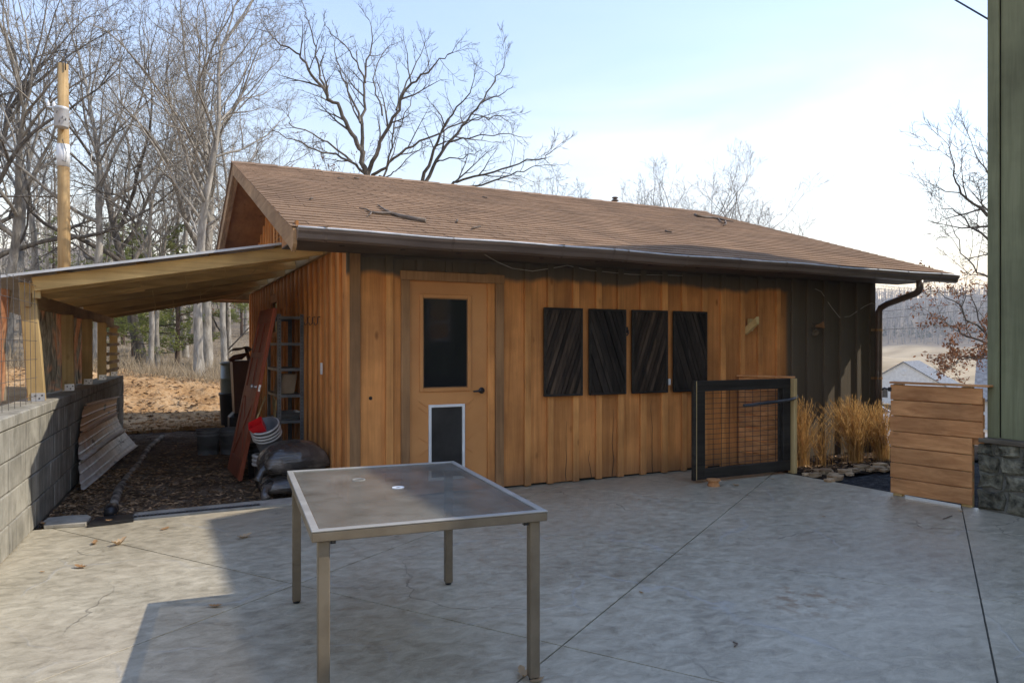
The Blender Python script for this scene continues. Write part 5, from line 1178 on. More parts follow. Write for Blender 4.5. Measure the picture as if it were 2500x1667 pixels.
obj('corner_board', MB().box(GXF, GXF + 0.10, GYF - 0.001, GYF + 0.02, 0.626, HZE - 0.03, 0.003), m_green, gh)
HW = ((-5.15, -3.55), (1.55, 3.0))           # a window in the side wall
y = GYF - 0.078
while y > HYB + 0.1:
    e = max(y - 0.30, HYB); segs = [(0.626, HZE - 0.03)]
    if e < HW[0][1] and y > HW[0][0]: segs = [(0.626, HW[1][0]), (HW[1][1], HZE - 0.03)]
    for (z0, z1) in segs: obj('board', MB().box(GXF, GXF + 0.022, e + 0.003, y - 0.003, z0, z1, 0.002), m_green, gh)
    if y < 3.3 and not (HW[0][0] - 0.05 < y < HW[0][1] + 0.05): obj('batten', MB().box(GXF - 0.02, GXF - 0.001, y - 0.03, y + 0.03, 0.63, HZE - 0.035, 0.003), m_green, gh)
    y = e
gwn = obj('window', MB().box(GXF + 0.012, GXF + 0.02, HW[0][0] + 0.05, HW[0][1] - 0.05, HW[1][0] + 0.05, HW[1][1] - 0.05), m_pane, gh)
mb = MB(); ya, yb_ = HW[0]; za, zb = HW[1]
mb.box(GXF - 0.02, GXF + 0.01, ya, ya + 0.05, za, zb).box(GXF - 0.02, GXF + 0.01, yb_ - 0.05, yb_, za, zb).box(GXF - 0.02, GXF + 0.01, ya + 0.05, yb_ - 0.05, za, za + 0.05).box(GXF - 0.02, GXF + 0.01, ya + 0.05, yb_ - 0.05, zb - 0.05, zb).box(GXF - 0.018, GXF + 0.01, ya + 0.05, yb_ - 0.05, 2.0, 2.04)
obj('window_frame', mb, m_white, gwn)
obj('rear_wall', MB().box(GXF + 0.101, HX1, GYF - 0.02, GYF, 0.626, HZE - 0.03), m_green, gh)
obj('rear_gable', MB().prism([(GXF, GYF - 0.02, HZE - 0.03), (HRX, GYF - 0.02, HRZ - 0.1), (HX1, GYF - 0.02, HZR - 0.1), (HX1, GYF - 0.02, HZE - 0.03)], (0, 0.02, 0)), m_green, gh)
obj('wing', MB().prism([(11.83, GYF - 0.02, -0.3), (11.83, GYF - 0.02, 4.97), (16, GYF - 0.02, 4.5), (16, GYF - 0.02, -1.0)], (0, -9, 0)), m_green, gh)
obj('wing_roof', MB().prism([(11.86, GYF + 0.1, 4.98), (11.86, GYF + 0.1, 5.06), (16.3, GYF + 0.1, 4.55), (16.3, GYF + 0.1, 4.47)], (0, -9.3, 0)), m_shingle, gh)
obj('end_wall', MB().box(HX1, HX1 + 0.02, HYB, GYF - 0.03, HZE - 0.1, HZR - 0.1), m_green, gh)
YRF = 3.86
obj('roof', MB().prism([(HXL, YRF, HZE - 0.05), (HXL, YRF, HZE + 0.05), (HRX, YRF, HRZ + 0.05), (HXR, YRF, HZR + 0.05), (HXR, YRF, HZR - 0.05), (HRX, YRF, HRZ - 0.05)], (0, HYB - YRF - 0.3, 0)), m_shingle, gh)
# overhead cable to the house
ca = Vector((GXF - 0.02, 3.25, 3.74)); pts = [ca]
c2 = atd(2335, 2, 7.0); dd = (c2 - ca); pts = [ca + dd * t_ + Vector((0, 0, 0.02 * t_ * (t_ - 1))) for t_ in (0, 0.5, 1, 2, 4, 8, 12, 16)]
obj('overhead_cable', MB().tube(pts, 0.008, 6), m_cable, None, 'black overhead cable running up from the green house wall', 'cable', smooth=True)

# ================================================================== patio table
tcn = Vector((1.087, 3.416, 0)); te1 = Vector((0.9952, -0.098, 0)).normalized(); te2 = Vector((-te1.y, te1.x, 0)); TLn, TWd, TZ = 0.968, 1.412, 0.726
tb = thing('patio_table', 'rectangular metal patio table with obscured glass top and four square legs', 'table', tcn)
def tpt(a_, b_, z): return tcn + te1 * a_ + te2 * b_ + Vector((0, 0, z))
RW_ = 0.030
for (n, a_, b_, la, lb) in (('rim', 0, -TWd / 2 + RW_ / 2, TLn / 2, RW_ / 2), ('rim', 0, TWd / 2 - RW_ / 2, TLn / 2, RW_ / 2), ('rim', -TLn / 2 + RW_ / 2, 0, RW_ / 2, TWd / 2 - RW_ - 0.0005), ('rim', TLn / 2 - RW_ / 2, 0, RW_ / 2, TWd / 2 - RW_ - 0.0005)):
    obj('apron', MB().obox(tpt(a_, b_, TZ - 0.026), te1 * (la - 0.001), te2 * (lb - 0.001), Vector((0, 0, 0.0185)), 0.003), m_champagne, tb)
    obj(n, MB().obox(tpt(a_, b_, TZ - 0.0035), te1 * la, te2 * lb, Vector((0, 0, 0.0035)), 0.003), m_champagne_top, tb)
obj('glass_top', MB().obox(tpt(0, 0, TZ - 0.0075), te1 * (TLn / 2 - RW_ + 0.004), te2 * (TWd / 2 - RW_ + 0.004), Vector((0, 0, 0.0025))), m_tglass, tb)
for sa in (-1, 1):
    for sb in (-1, 1):
        p0 = tpt(sa * (TLn / 2 - 0.048), sb * (TWd / 2 - 0.045), 0)
        lg = obj('leg', MB().obox(p0 + Vector((0, 0, (TZ - 0.047 + 0.012) / 2)), te1 * 0.0225, te2 * 0.0225, Vector((0, 0, (TZ - 0.047 - 0.012) / 2)), 0.004), m_champagne, tb)
        obj('foot_pad', MB().lathe([(0, 0), (0.018, 0), (0.019, 0.006), (0.015, 0.0115), (0, 0.0115)], p0, 12), m_black_plastic, lg)
        if sb < 0:
            bx = p0 + te1 * (-sa) * 0.036 + Vector((0, 0, TZ - 0.056)) ; obj('bolt', MB().obox(bx, te1 * 0.010, te2 * 0.010, Vector((0, 0, 0.008))).lathe([(0, 0.018), (0.006, 0.017), (0.006, 0)], bx, 8, -te2), m_black_metal, lg)
for (px_, py_, r0, r1, nm, mt) in ((972, 1190, 0.030, 0.012, 'umbrella_ring', m_white), (876, 1171, 0.034, 0.027, 'white_ring', m_champagne_top)):
    c = onz(px_, py_, TZ - 0.0045); mb = MB(); mb.lathe([(r0, 0.0), (r0, 0.003), (r1 + 0.004, 0.0035), (r1, 0.002), (r1, 0.0)], (c.x, c.y, TZ - 0.0048), 28); obj(nm, mb, mt, tb)
    if nm == 'umbrella_ring': obj('hole_plug', MB().lathe([(0, 0.0006), (r1, 0.0006), (r1, 0)], (c.x, c.y, TZ - 0.0047), 16), m_core, tb)

# ================================================================== grasses, stones, leaves
def grass_clump(c, n, h, spread, seed, label):
    r = random.Random(seed); mb = MB()
    for k in range(n):
        a_ = r.uniform(0, 2 * PI); rr_ = abs(r.gauss(0, 0.45)) * spread * 0.6; base = c + Vector((math.cos(a_) * rr_, math.sin(a_) * rr_ * 0.6, 0))
        L = h * (0.35 + 0.75 * r.random() ** 0.7); out = Vector((math.cos(a_), math.sin(a_) * 0.7, 0)) * abs(r.gauss(0.10, 0.16)) + Vector((r.gauss(0, 0.10) - 0.10, r.gauss(0, 0.07), 0)); w = r.uniform(0.0014, 0.0032)
        side = Vector((r.uniform(-1, 1), r.uniform(-1, 1), 0)).normalized() * w; N = 5; o_ = len(mb.v)
        for i in range(N + 1):
            t_ = i / N; p = base + Vector((0, 0, L * t_ * (1 - (0.10 + 0.9 * out.length) * t_ * 0.5))) + out * L * t_ * t_ * 1.4; ww = side * (1 - 0.75 * t_)
            mb.v.append(tuple(p - ww)); mb.v.append(tuple(p + ww))
        for i in range(N): q = o_ + i * 2; mb.f.append((q, q + 1, q + 3, q + 2))
        if r.random() < 0.75:                # feathery seed head
            d0 = (out * 2.0 + Vector((0, 0, 0.7))).normalized()
            for j in range(14):
                p0 = p - d0 * 0.014 * j; e_ = Vector((r.uniform(-1, 1), r.uniform(-1, 1), 0.9)).normalized() * r.uniform(0.015, 0.05); s_ = e_.cross(d0).normalized() * 0.0028
                mb.add([p0 - s_, p0 + s_, p0 + e_ + d0 * 0.02], [(0, 1, 2)])
    g = thing('ornamental_grass', label, 'grass clump', c, 'dry ornamental grasses by the shed'); obj('blades', mb, m_drygrass, g); return g
grass_clump(Vector((6.84, 6.10, 0.0)), 420, 0.80, 0.24, 1, 'golden dry grass clump growing next to the pine gate post')
grass_clump(Vector((7.16, 6.05, 0.0)), 60, 0.50, 0.2, 2, 'thin low golden grass clump between two fuller clumps')
grass_clump(Vector((7.68, 6.02, 0.0)), 430, 0.80, 0.26, 3, 'tallest golden dry grass clump in the bed by the shed')
grass_clump(Vector((8.12, 5.98, 0.0)), 430, 0.72, 0.28, 4, 'golden dry grass clump beside the shed downspout')
rk = random.Random(4)
stn = 0
for i, (px_, py_, w) in enumerate(((2010, 1153, 0.17), (2040, 1168, 0.15), (2062, 1153, 0.14), (2035, 1160, 0.10), (2085, 1150, 0.12), (2105, 1143, 0.17), (2142, 1146, 0.15), (2158, 1150, 0.09), (1990, 1161, 0.12), (2125, 1150, 0.08), (2150, 1138, 0.16), (2025, 1175, 0.10), (1968, 1160, 0.08), (2075, 1160, 0.08), (2180, 1145, 0.12))):
    c = onz(px_, py_, 0.0); obj('fieldstone', stone(Vector((c.x, c.y, 0.012)), w / 2 * 1.15, w / 2.4, w * 0.19, i * 1.7 + 1), m_fieldstone, None, 'flat tan fieldstone edging the grass bed', 'stone', group='stones edging the bed')
def oak_leaf(c, L, rot, curl, mat):
    prof = [(0.0, 0.012), (0.10, 0.03), (0.20, 0.15), (0.28, 0.09), (0.40, 0.24), (0.50, 0.13), (0.62, 0.27), (0.72, 0.14), (0.84, 0.16), (0.94, 0.08), (1.0, 0.01)]
    mb = MB(); ca_, sa_ = math.cos(rot), math.sin(rot)
    for (t_, w) in prof:
        for s in (-1, 0, 1):
            x = (t_ - 0.5) * L; y = s * w * L; z = 0.004 + curl * L * ((t_ - 0.5) ** 2 * 1.6 + abs(s) * w * 1.1) + 0.001
            mb.v.append((c.x + x * ca_ - y * sa_, c.y + x * sa_ + y * ca_, c.z + z))
    for i in range(len(prof) - 1):
        for s in (0, 1): a_ = i * 3 + s; mb.f.append((a_, a_ + 1, a_ + 4, a_ + 3))
    return mb
lfs = [(231, 1328, .11, 0.5), (290, 1330, .15, 0.9), (198, 1386, .12, 0.4), (402, 1292, .13, 0.15), (596, 1313, .16, 0.5), (104, 1397, .05, 0.3), (524, 1481, .10, 0.3), (105, 1288, .12, 0.4), (1796, 1186, .12, 0.5), (1278, 1652, .12, 0.7), (1312, 1664, .10, 0.3), (1566, 1448, .05, 0.2), (1413, 1173, .07, 0.5), (1670, 1152, .08, 0.4), (2345, 1250, .08, 0.5), (266, 1280, .08, 0.4), (1560, 1220, .04, 0.2), (2010, 1262, .05, 0.3), (1885, 1170, .07, 0.3)]
for i, (x, y, L, cu) in enumerate(lfs):
    c = onz(x, y, 0.0); c.z = 0.026 if y in (1288, 1280) else 0.0
    obj('fallen_leaf', oak_leaf(c, L * 0.8, rk.uniform(0, 6.28), cu, m_patioleaf), m_patioleaf, None, 'curled tan oak leaf lying on the concrete patio', 'leaf', group='oak leaves on the patio', smooth=True)
obj('small_twig', MB().tube([onz(1790, 1566, 0.006), onz(1800, 1570, 0.012), onz(1793, 1577, 0.006)], 0.004, 5), m_twig, None, 'short dark bent twig on the concrete patio', 'twig')
obj('small_twig', MB().tube([onz(2302, 1266, 0.005), onz(2312, 1263, 0.01), onz(2324, 1258, 0.005)], 0.004, 5), m_twig, None, 'short dark straight twig on the patio near the cedar fence', 'twig')
# leaf litter under the lean-to (uncountable)
def litter(n, region, seed, size=(0.025, 0.07), zf=hd, zoff=0.012):
    r = random.Random(seed); mb = MB()
    for k in range(n):
        x, y = region(r); z = zf(x, y) + r.uniform(0.002, zoff); L = r.uniform(*size); a_ = r.uniform(0, 6.28); w = L * r.uniform(0.25, 0.45)
        u = Vector((math.cos(a_), math.sin(a_), r.uniform(-0.3, 0.3))) * L / 2; s_ = Vector((-math.sin(a_), math.cos(a_), r.uniform(-0.4, 0.4))) * w / 2; c = Vector((x, y, z + 0.01)); up_ = Vector((0, 0, L * r.uniform(-0.1, 0.2)))
        mb.add([c - u, c - u * 0.2 + s_ + up_, c + u, c - u * 0.2 - s_ + up_, c], [(0, 4, 1), (1, 4, 2), (2, 4, 3), (3, 4, 0)])
    return mb
def reg(r):
    t_ = r.random()
    if t_ < 0.35: s = r.uniform(1.05, 4.0); p = wp(s, abs(r.gauss(0, 0.35)) + 0.02); return p.x, p.y
    return r.uniform(-0.7, 1.5), 6.98 + abs(r.gauss(0, 1.9))
obj('leaf_litter', litter(5200, reg, 21), m_litter, None, 'brown dead leaves and chips strewn over the soil floor', 'leaf litter', kind='stuff')
obj('bed_litter', litter(900, lambda r: (r.uniform(6.45, 8.9), r.uniform(5.62, 6.4)), 22, (0.03, 0.08), lambda x, y: 0.0), m_litter, None, 'dead leaves caught in the mulch bed under the grasses', 'leaf litter', kind='stuff')
obj('bank_debris', litter(2600, lambda r: (r.uniform(-5, 3.5), 15.0 + abs(r.gauss(0, 2.2))), 23, (0.04, 0.16), hclay), m_litter, None, 'dead roots and leaf scraps on the clay bank', 'debris', kind='stuff')
# clods at the shaded foot of the bank
rc_ = random.Random(8); mb = MB()
for k in range(420):
    x = rc_.uniform(-0.5, 1.5); y = 13.4 + abs(rc_.gauss(0, 0.75)); s = rc_.uniform(0.015, 0.06); q = stone(Vector((x, y, hd(x, min(y, 14)) + s * 0.4 + 0.02 + max(0, hclay(x, y)))), s, s, s * 0.7, k * 0.37)
    mb.add(q.v, q.f)
obj('clay_clods', mb, m_clay, None, 'crumbled clods of clay at the foot of the bank', 'clods', kind='stuff')

# ================================================================== distance on the right: houses, car, wires
m_siding = simple('white_siding', (0.60, 0.60, 0.585, 1), (0.72, 0.72, 0.70, 1), 3, 0.6, 0, rnd=0)
m_greyroof = simple('grey_shingle', (0.11, 0.115, 0.12, 1), (0.22, 0.225, 0.235, 1), 3, 0.9, 0.2, rnd=0.05)
RT = Vector((CY, -SY, 0)); FWD = Vector((SY, CY, 0))
def far_house(name, label, apex, gdir, hw, rise, length, zbase, roofmat, wallmat, vent=True):
    g = gdir.normalized(); s = Vector((g.y, -g.x, 0)); h = thing(name, label, 'house', Vector((apex.x, apex.y, zbase)))
    zr = apex.z; ze = zr - rise; A0 = Vector((apex.x, apex.y, 0))
    q = lambda l, w, z: A0 + g * l + s * w + Vector((0, 0, z))
    obj('wall', MB().prism([q(0.3, -hw, zbase), q(0.3, hw, zbase), q(0.3, hw, ze), q(0.3, 0, zr - 0.12), q(0.3, -hw, ze)], g * (length - 0.6)), wallmat, h)
    ov = 0.45; dz = rise / hw * ov
    for sd in (-1, 1):
        obj('roof', MB().prism([q(0, 0, zr + 0.06), q(0, sd * (hw + ov), ze - dz + 0.06), q(0, sd * (hw + ov), ze - dz - 0.10), q(0, 0, zr - 0.10)], g * length), roofmat, h)
    if vent: obj('gable_vent', MB().lathe([(0, 0.08), (0.35, 0.08), (0.42, 0.03), (0.42, 0.0)], q(0.3, 0, zr - rise * 0.42), 18, -g), wallmat, h)
    obj('window', MB().obox(q(0.28, -hw * 0.45, zbase + 1.7), s * 0.6, Vector((0, 0, 0.75)), g * 0.03), m_pane, h); obj('window', MB().obox(q(0.28, hw * 0.45, zbase + 1.7), s * 0.6, Vector((0, 0, 0.75)), g * 0.03), m_pane, h)
    return h
ap = atd(2205, 883, 112); far_house('white_house', 'white sided house with grey shingle gable roof down in the valley', ap, RT * 0.66 + FWD * 0.75, 6.4, 4.0, 10.6, -7.6, m_greyroof, m_siding)
ap = atd(2386, 857, 60); far_house('grey_roof_house', 'house with dark grey shingle roof behind the brown leaved oak', ap, RT * 0.84 - FWD * 0.60, 5.0, 3.4, 12, -5.0, m_greyroof, m_siding, False)
# --- parked car
cc = atd(2108, 845, 34); cz = hterr(cc.x, cc.y); hdg = (RT * 0.98 + FWD * 0.18).normalized(); sdv = Vector((-hdg.y, hdg.x, 0))
car = thing('parked_car', 'white hatchback parked on the drive below the shed', 'car', Vector((cc.x, cc.y, cz)))
m_carpaint = simple('white_car_paint', (0.62, 0.63, 0.64, 1), (0.70, 0.71, 0.72, 1), 1, 0.25, 0, 0.5, rnd=0)
m_carglass = simple('car_glass', (0.03, 0.04, 0.05, 1), (0.05, 0.06, 0.075, 1), 2, 0.06, 0, 0.6, rnd=0)
m_tyre = simple('tyre', (0.012, 0.012, 0.012, 1), (0.02, 0.02, 0.02, 1), 8, 0.85, 0.1, rnd=0)
top = [(-2.1, 0.55), (-2.08, 0.95), (-1.85, 1.02), (-1.55, 1.40), (-1.0, 1.50), (-0.1, 1.51), (0.35, 1.42), (1.05, 0.99), (1.75, 0.88), (2.08, 0.72), (2.12, 0.45)]
secs = []
mb = MB(); cp = lambda l, w, z: Vector((cc.x, cc.y, cz)) + hdg * l + sdv * w + Vector((0, 0, z))
for (l, z) in top:
    cab = max(0.0, min(1.0, (z - 0.95) / 0.5)); wt = lerp(0.80, 0.60, cab); wb = 0.86 - 0.06 * (abs(l) / 2.1) ** 4
    zb_ = min(0.92, z - 0.03)
    secs.append([cp(l, -wb * 0.95, 0.22), cp(l, -wb, 0.45), cp(l, -wb * 0.97, zb_), cp(l, -wt, z - 0.03), cp(l, -wt * 0.85, z), cp(l, wt * 0.85, z), cp(l, wt, z - 0.03), cp(l, wb * 0.97, zb_), cp(l, wb, 0.45), cp(l, wb * 0.95, 0.22)])
for s_ in secs: mb.v.extend(tuple(p) for p in s_)
for i in range(len(secs) - 1):
    for j in range(9): mb.f.append((i * 10 + j, i * 10 + j + 1, (i + 1) * 10 + j + 1, (i + 1) * 10 + j))
mb.f.append(tuple(range(9, -1, -1))); mb.f.append(tuple(range((len(secs) - 1) * 10, len(secs) * 10)))
obj('body', mb, m_carpaint, car, smooth=False)
for sd in (-1, 1):
    w0, w1 = 0.842, 0.625
    for (nm, pl_) in (('side_window', [(-1.40, 0.99), (-1.25, 1.36), (-0.42, 1.44), (-0.42, 0.99)]), ('side_window', [(-0.34, 0.99), (-0.34, 1.44), (0.28, 1.37), (0.86, 1.0)])):
        mb = MB(); mb.add([cp(l, sd * (lerp(w0, w1, (z - 0.93) / 0.55) + 0.012), z) for (l, z) in pl_], [(0, 1, 2, 3) if sd > 0 else (3, 2, 1, 0)]); obj(nm, mb, m_carglass, car)
    for l in (-1.32, 1.32):
        wl_ = obj('wheel', MB().lathe([(0, -0.1), (0.25, -0.1), (0.31, -0.08), (0.32, 0.0), (0.31, 0.08), (0.25, 0.1), (0, 0.1)], cp(l, sd * 0.80, 0.31), 20, sdv), m_tyre, car)
        obj('rim', MB().lathe([(0, 0.108), (0.06, 0.112), (0.2, 0.105), (0.205, 0.098)], cp(l, sd * 0.80, 0.31), 16, sdv * sd), m_galv, wl_)
    obj('headlight', MB().obox(cp(2.02, sd * 0.62, 0.70), hdg * 0.09, sdv * 0.14, Vector((0, 0, 0.06)), 0.02), m_carglass, car)
    obj('tail_light', MB().obox(cp(-2.06, sd * 0.70, 0.86), hdg * 0.04, sdv * 0.08, Vector((0, 0, 0.10)), 0.01), m_red, car)
obj('windshield', MB().add([cp(0.98, -0.70, 1.03 + 0.03), cp(0.98, 0.70, 1.03 + 0.03), cp(0.42, 0.56, 1.40), cp(0.42, -0.56, 1.40)], [(0, 1, 2, 3)]), m_carglass, car)
# power lines far right
for (ya_, yb2, D_) in ((758, 735, 60), (776, 752, 60), (802, 788, 48), (705, 724, 70), (697, 716, 72)):
    A1 = atd(2050, ya_ + (ya_ - yb2) * 0.5, D_); B1 = atd(2500, yb2 - (ya_ - yb2) * 0.55, D_ * 1.05); obj('power_line', MB().tube([A1, (A1 + B1) / 2 + Vector((0, 0, -0.12)), B1], 0.018, 4), m_cable, None, 'thin dark power line crossing in front of the wooded hill', 'power line', group='power lines over the valley')

# ================================================================== trees
UPV = Vector((0, 0, 1))
class Tree:
    def __init__(self, seed, maxl=4, rmin=0.006, twig=(0.25, 0.6), leaves=None):
        self.r = random.Random(seed); self.trunk = MB(); self.crown = MB(); self.leaf = MB() if leaves else None; self.maxl = maxl; self.rmin = rmin; self.leafspec = leaves
        self.cnt = [0, 8, 7, 6, 4, 0]; self.wob = [0.05, 0.16, 0.22, 0.28, 0.34]; self.trop = [0.02, 0.045, 0.05, 0.06, 0.08]; self.ratio = [0.5, 0.50, 0.50, 0.48, 0.5]; self.seg = [0.8, 0.55, 0.38, 0.26, 0.16]
    def rv(self):
        r = self.r; return Vector((r.gauss(0, 1), r.gauss(0, 1), r.gauss(0, 1)))
    def path(self, p, d, L, r0, lvl, taper=0.75):
        n = max(3, int(L / self.seg[lvl])); pts = [p.copy()]; rad = [r0]
        for i in range(n):
            d = (d + self.rv() * self.wob[lvl] * 0.75 + UPV * self.trop[lvl]).normalized(); p = p + d * (L / n); pts.append(p); rad.append(max(self.rmin * 0.6, r0 * (1 - (i + 1) / n * taper)))
        return pts, rad
    def emit(self, pts, rad, lvl):
        m = self.trunk if lvl == 0 else self.crown; r = rad[0]; m.tube(pts, rad, 10 if r > 0.1 else 7 if r > 0.05 else 5 if r > 0.02 else 3, caps=False)
    def spawn(self, pts, rad, L, lvl, tmin=0.25, cnt=None, full=1.0):
        r = self.r; n = len(pts) - 1; k = cnt if cnt is not None else self.cnt[lvl + 1]
        for j in range(k):
            t_ = lerp(tmin, 1.0, (j + r.random()) / k); i = min(n - 1, int(t_ * n)); f_ = t_ * n - i; p = pts[i].lerp(pts[i + 1], f_); d = (pts[i + 1] - pts[i]).normalized(); rr = lerp(rad[i], rad[i + 1], f_)
            perp = d.cross(self.rv()).normalized(); ang = math.radians(r.uniform(28, 62)) * (1 if t_ < 0.92 else 0.5)
            nd = (d * math.cos(ang) + perp * math.sin(ang)); nl = L * self.ratio[lvl] * r.uniform(0.7, 1.25) * (1.15 - 0.55 * t_) * full; nr = max(self.rmin, min(rr * r.uniform(0.5, 0.78), rr * 0.85))
            self.grow(p, nd, nl, nr, lvl + 1)
        if lvl >= 1 and lvl < self.maxl:      # the tip forks
            d = (pts[-1] - pts[-2]).normalized()
            for s in range(2):
                perp = d.cross(self.rv()).normalized(); self.grow(pts[-1], (d + perp * 0.45).normalized(), L * self.ratio[lvl] * 0.6, max(self.rmin, rad[-1]), lvl + 1)
    def grow(self, p, d, L, r0, lvl):
        if L < 0.12: return
        pts, rad = self.path(p, d, L, r0, lvl); self.emit(pts, rad, lvl)
        if lvl < self.maxl: self.spawn(pts, rad, L, lvl, 0.22)
        if self.leaf is not None and lvl >= min(3, self.maxl): self.leaves(pts)
    def leaves(self, pts):
        r = self.r; lo, hi, prob, size, per = self.leafspec
        for p in pts[1:]:
            if not (lo < p.z < hi) or r.random() > prob * (1 if p.z < lerp(lo, hi, 0.6) else 0.3): continue
            for q in range(per):
                c = p + self.rv() * size * 0.9; u = self.rv().normalized() * size * r.uniform(0.5, 1.0); w = u.cross(self.rv()).normalized() * size * r.uniform(0.25, 0.45); b = u.cross(w).normalized() * size * r.uniform(-0.2, 0.2)
                self.leaf.add([c - u, c + w * 0.9 + b - u * 0.1, c + u, c - w * 0.9 + b - u * 0.1], [(0, 1, 2), (0, 2, 3)])
    def whole(self, H_, r0, lean=(0, 0), clear=0.35, spread=0.55, n1=9):
        d = Vector((lean[0], lean[1], 1)).normalized(); pts, rad = self.path(Vector((0, 0, -0.4)), d, H_ * 0.72, r0, 0, 0.72); self.emit(pts, rad, 0)
        self.ratio[0] = spread; self.spawn(pts, rad, H_ * 0.95, 0, clear, n1)
        dd = (pts[-1] - pts[-2]).normalized()
        for s in range(3):
            perp = dd.cross(self.rv()).normalized(); self.grow(pts[-1], (dd + perp * 0.4).normalized(), H_ * 0.32, rad[-1] * 0.85, 1)
        return self
def tree_thing(name, label, cat, T, loc, group, bark, leafmat=None, world=False):
    t = thing(name, label, cat, loc, group)
    off = Vector((0, 0, 0)) if world else Vector(loc)
    for (nm, m_, mt) in (('trunk', T.trunk, bark), ('crown', T.crown, bark), ('leaves', T.leaf, leafmat)):
        if m_ is None or not m_.v: continue
        if not world: m_.v = [(a_[0] + off.x, a_[1] + off.y, a_[2] + off.z) for a_ in m_.v]
        obj(nm, m_, mt, t, smooth=True)
    return t
def place(proto, x, y, rz, s, label=None, sink=0.0, sz=1.0):
    c = copy_tree(proto); c.location = (x, y, hterr(x, y) - sink); c.rotation_euler = (0, 0, rz); c.scale = (s, s, s * sz)
    if label: c['label'] = label
    return c

# --- the big spreading tree behind the roof, traced limb by limb
DT = 21.0
def traced(name, label, limbs, base, D, seed, bark, zoom, depth_seed, r_base, rootpx, cnts=(0, 8, 7, 5, 3), full=1.0, leaves=None, leafmat=None, maxl=4, group=None):
    T = Tree(seed, maxl, 0.0055, leaves=leaves); T.cnt = [0, *cnts[1:], 0]; rr = random.Random(depth_seed); zx, zy, zs = zoom
    P2 = lambda q, dz: atd(zx + q[0] / zs, zy + q[1] / zs, D + dz)
    for (pl_, r0, r1, dz0, dz1) in limbs:
        r0 *= 0.74; r1 *= 0.74; pts = []; rad = []; n = len(pl_)
        for i, q in enumerate(pl_):
            t_ = i / (n - 1); pts.append(P2(q, lerp(dz0, dz1, t_)))
        # subdivide and roughen
        fine = [pts[0]]; fr = [r0]
        for i in range(n - 1):
            for s in (0.34, 0.67, 1.0):
                t_ = (i + s) / (n - 1); p = pts[i].lerp(pts[i + 1], s)
                if s < 1 or i < n - 2: p = p + T.rv() * 0.03
                fine.append(p); fr.append(lerp(r0, r1, t_ ** 0.8))
        (T.trunk if r0 >= r_base * 0.74 else T.crown).tube(fine, fr, 8 if r0 > 0.05 else 6, caps=False)
        L = sum((fine[i + 1] - fine[i]).length for i in range(len(fine) - 1))
        T.spawn(fine, fr, min(L, 5.5) * 0.50 * full, 1, 0.18, max(4, int(L * 2.3)), 1.0)
    b3 = P2(base, 0); g = hterr(b3.x, b3.y); root = Vector((b3.x, b3.y, g))
    T.trunk.tube([root + Vector((0.1, 0.1, -0.4)), root + (b3 - root) * 0.5 + Vector((0.05, 0, 0)), b3], [r_base * 1.25, r_base * 1.0, r_base * 0.85], 10, caps=False)
    return tree_thing(name, label, 'tree', T, root, group, bark, leafmat, world=True)
LA = [
 ([(870, 1265), (835, 1100), (790, 990), (720, 890), (640, 740), (590, 690), (500, 570), (430, 470), (370, 400), (300, 340), (220, 300), (165, 235)], 0.115, 0.016, 0, -1.5),
 ([(590, 690), (540, 560), (510, 420), (495, 300), (450, 150), (420, 50)], 0.055, 0.012, -0.6, -0.2),
 ([(835, 1100), (838, 940), (845, 780), (860, 600), (880, 440), (910, 280), (890, 150)], 0.085, 0.013, 0, 1.2),
 ([(860, 600), (800, 440), (700, 330), (620, 240), (560, 150)], 0.045, 0.011, 0.4, -0.6),
 ([(820, 880), (740, 650), (680, 520), (650, 400), (640, 300)], 0.05, 0.012, 0, 1.0),
 ([(870, 1265), (930, 1100), (990, 960), (1080, 790), (1180, 600), (1300, 510), (1400, 430), (1480, 380)], 0.10, 0.014, 0, -1.2),
 ([(1080, 790), (1130, 650), (1220, 450), (1290, 300)], 0.05, 0.011, -0.4, 0.5),
 ([(980, 830), (940, 680), (920, 530), (1000, 350), (1060, 320)], 0.04, 0.011, 0.3, 1.4),
 ([(870, 1265), (790, 1180), (650, 1110), (500, 1080), (350, 1010), (200, 940)], 0.06, 0.013, 0, -1.8),
 ([(760, 1160), (600, 1030), (480, 960), (330, 910), (310, 840)], 0.045, 0.011, -0.3, -2.0),
 ([(905, 1260), (1000, 1190), (1100, 1110), (1250, 1020), (1400, 950), (1550, 880), (1700, 850), (1820, 830)], 0.065, 0.012, 0.2, -1.6),
 ([(910, 1290), (1000, 1265), (1030, 1120), (1060, 960), (1130, 880), (1200, 700), (1240, 600)], 0.055, 0.012, 0.5, 1.6),
 ([(1060, 960), (1090, 780), (1090, 600), (1080, 450)], 0.035, 0.010, 0.7, 1.8),
 ([(1000, 1275), (1090, 1220), (1180, 1110), (1260, 1060)], 0.03, 0.010, 0.7, 0.2)]
traced('oak_tree', 'big bare tree with fanned limbs rising right behind the shed ridge', LA, (870, 1300), DT, 5, m_bark_dark, (600, 0, 2.94), 2, 0.13, None)
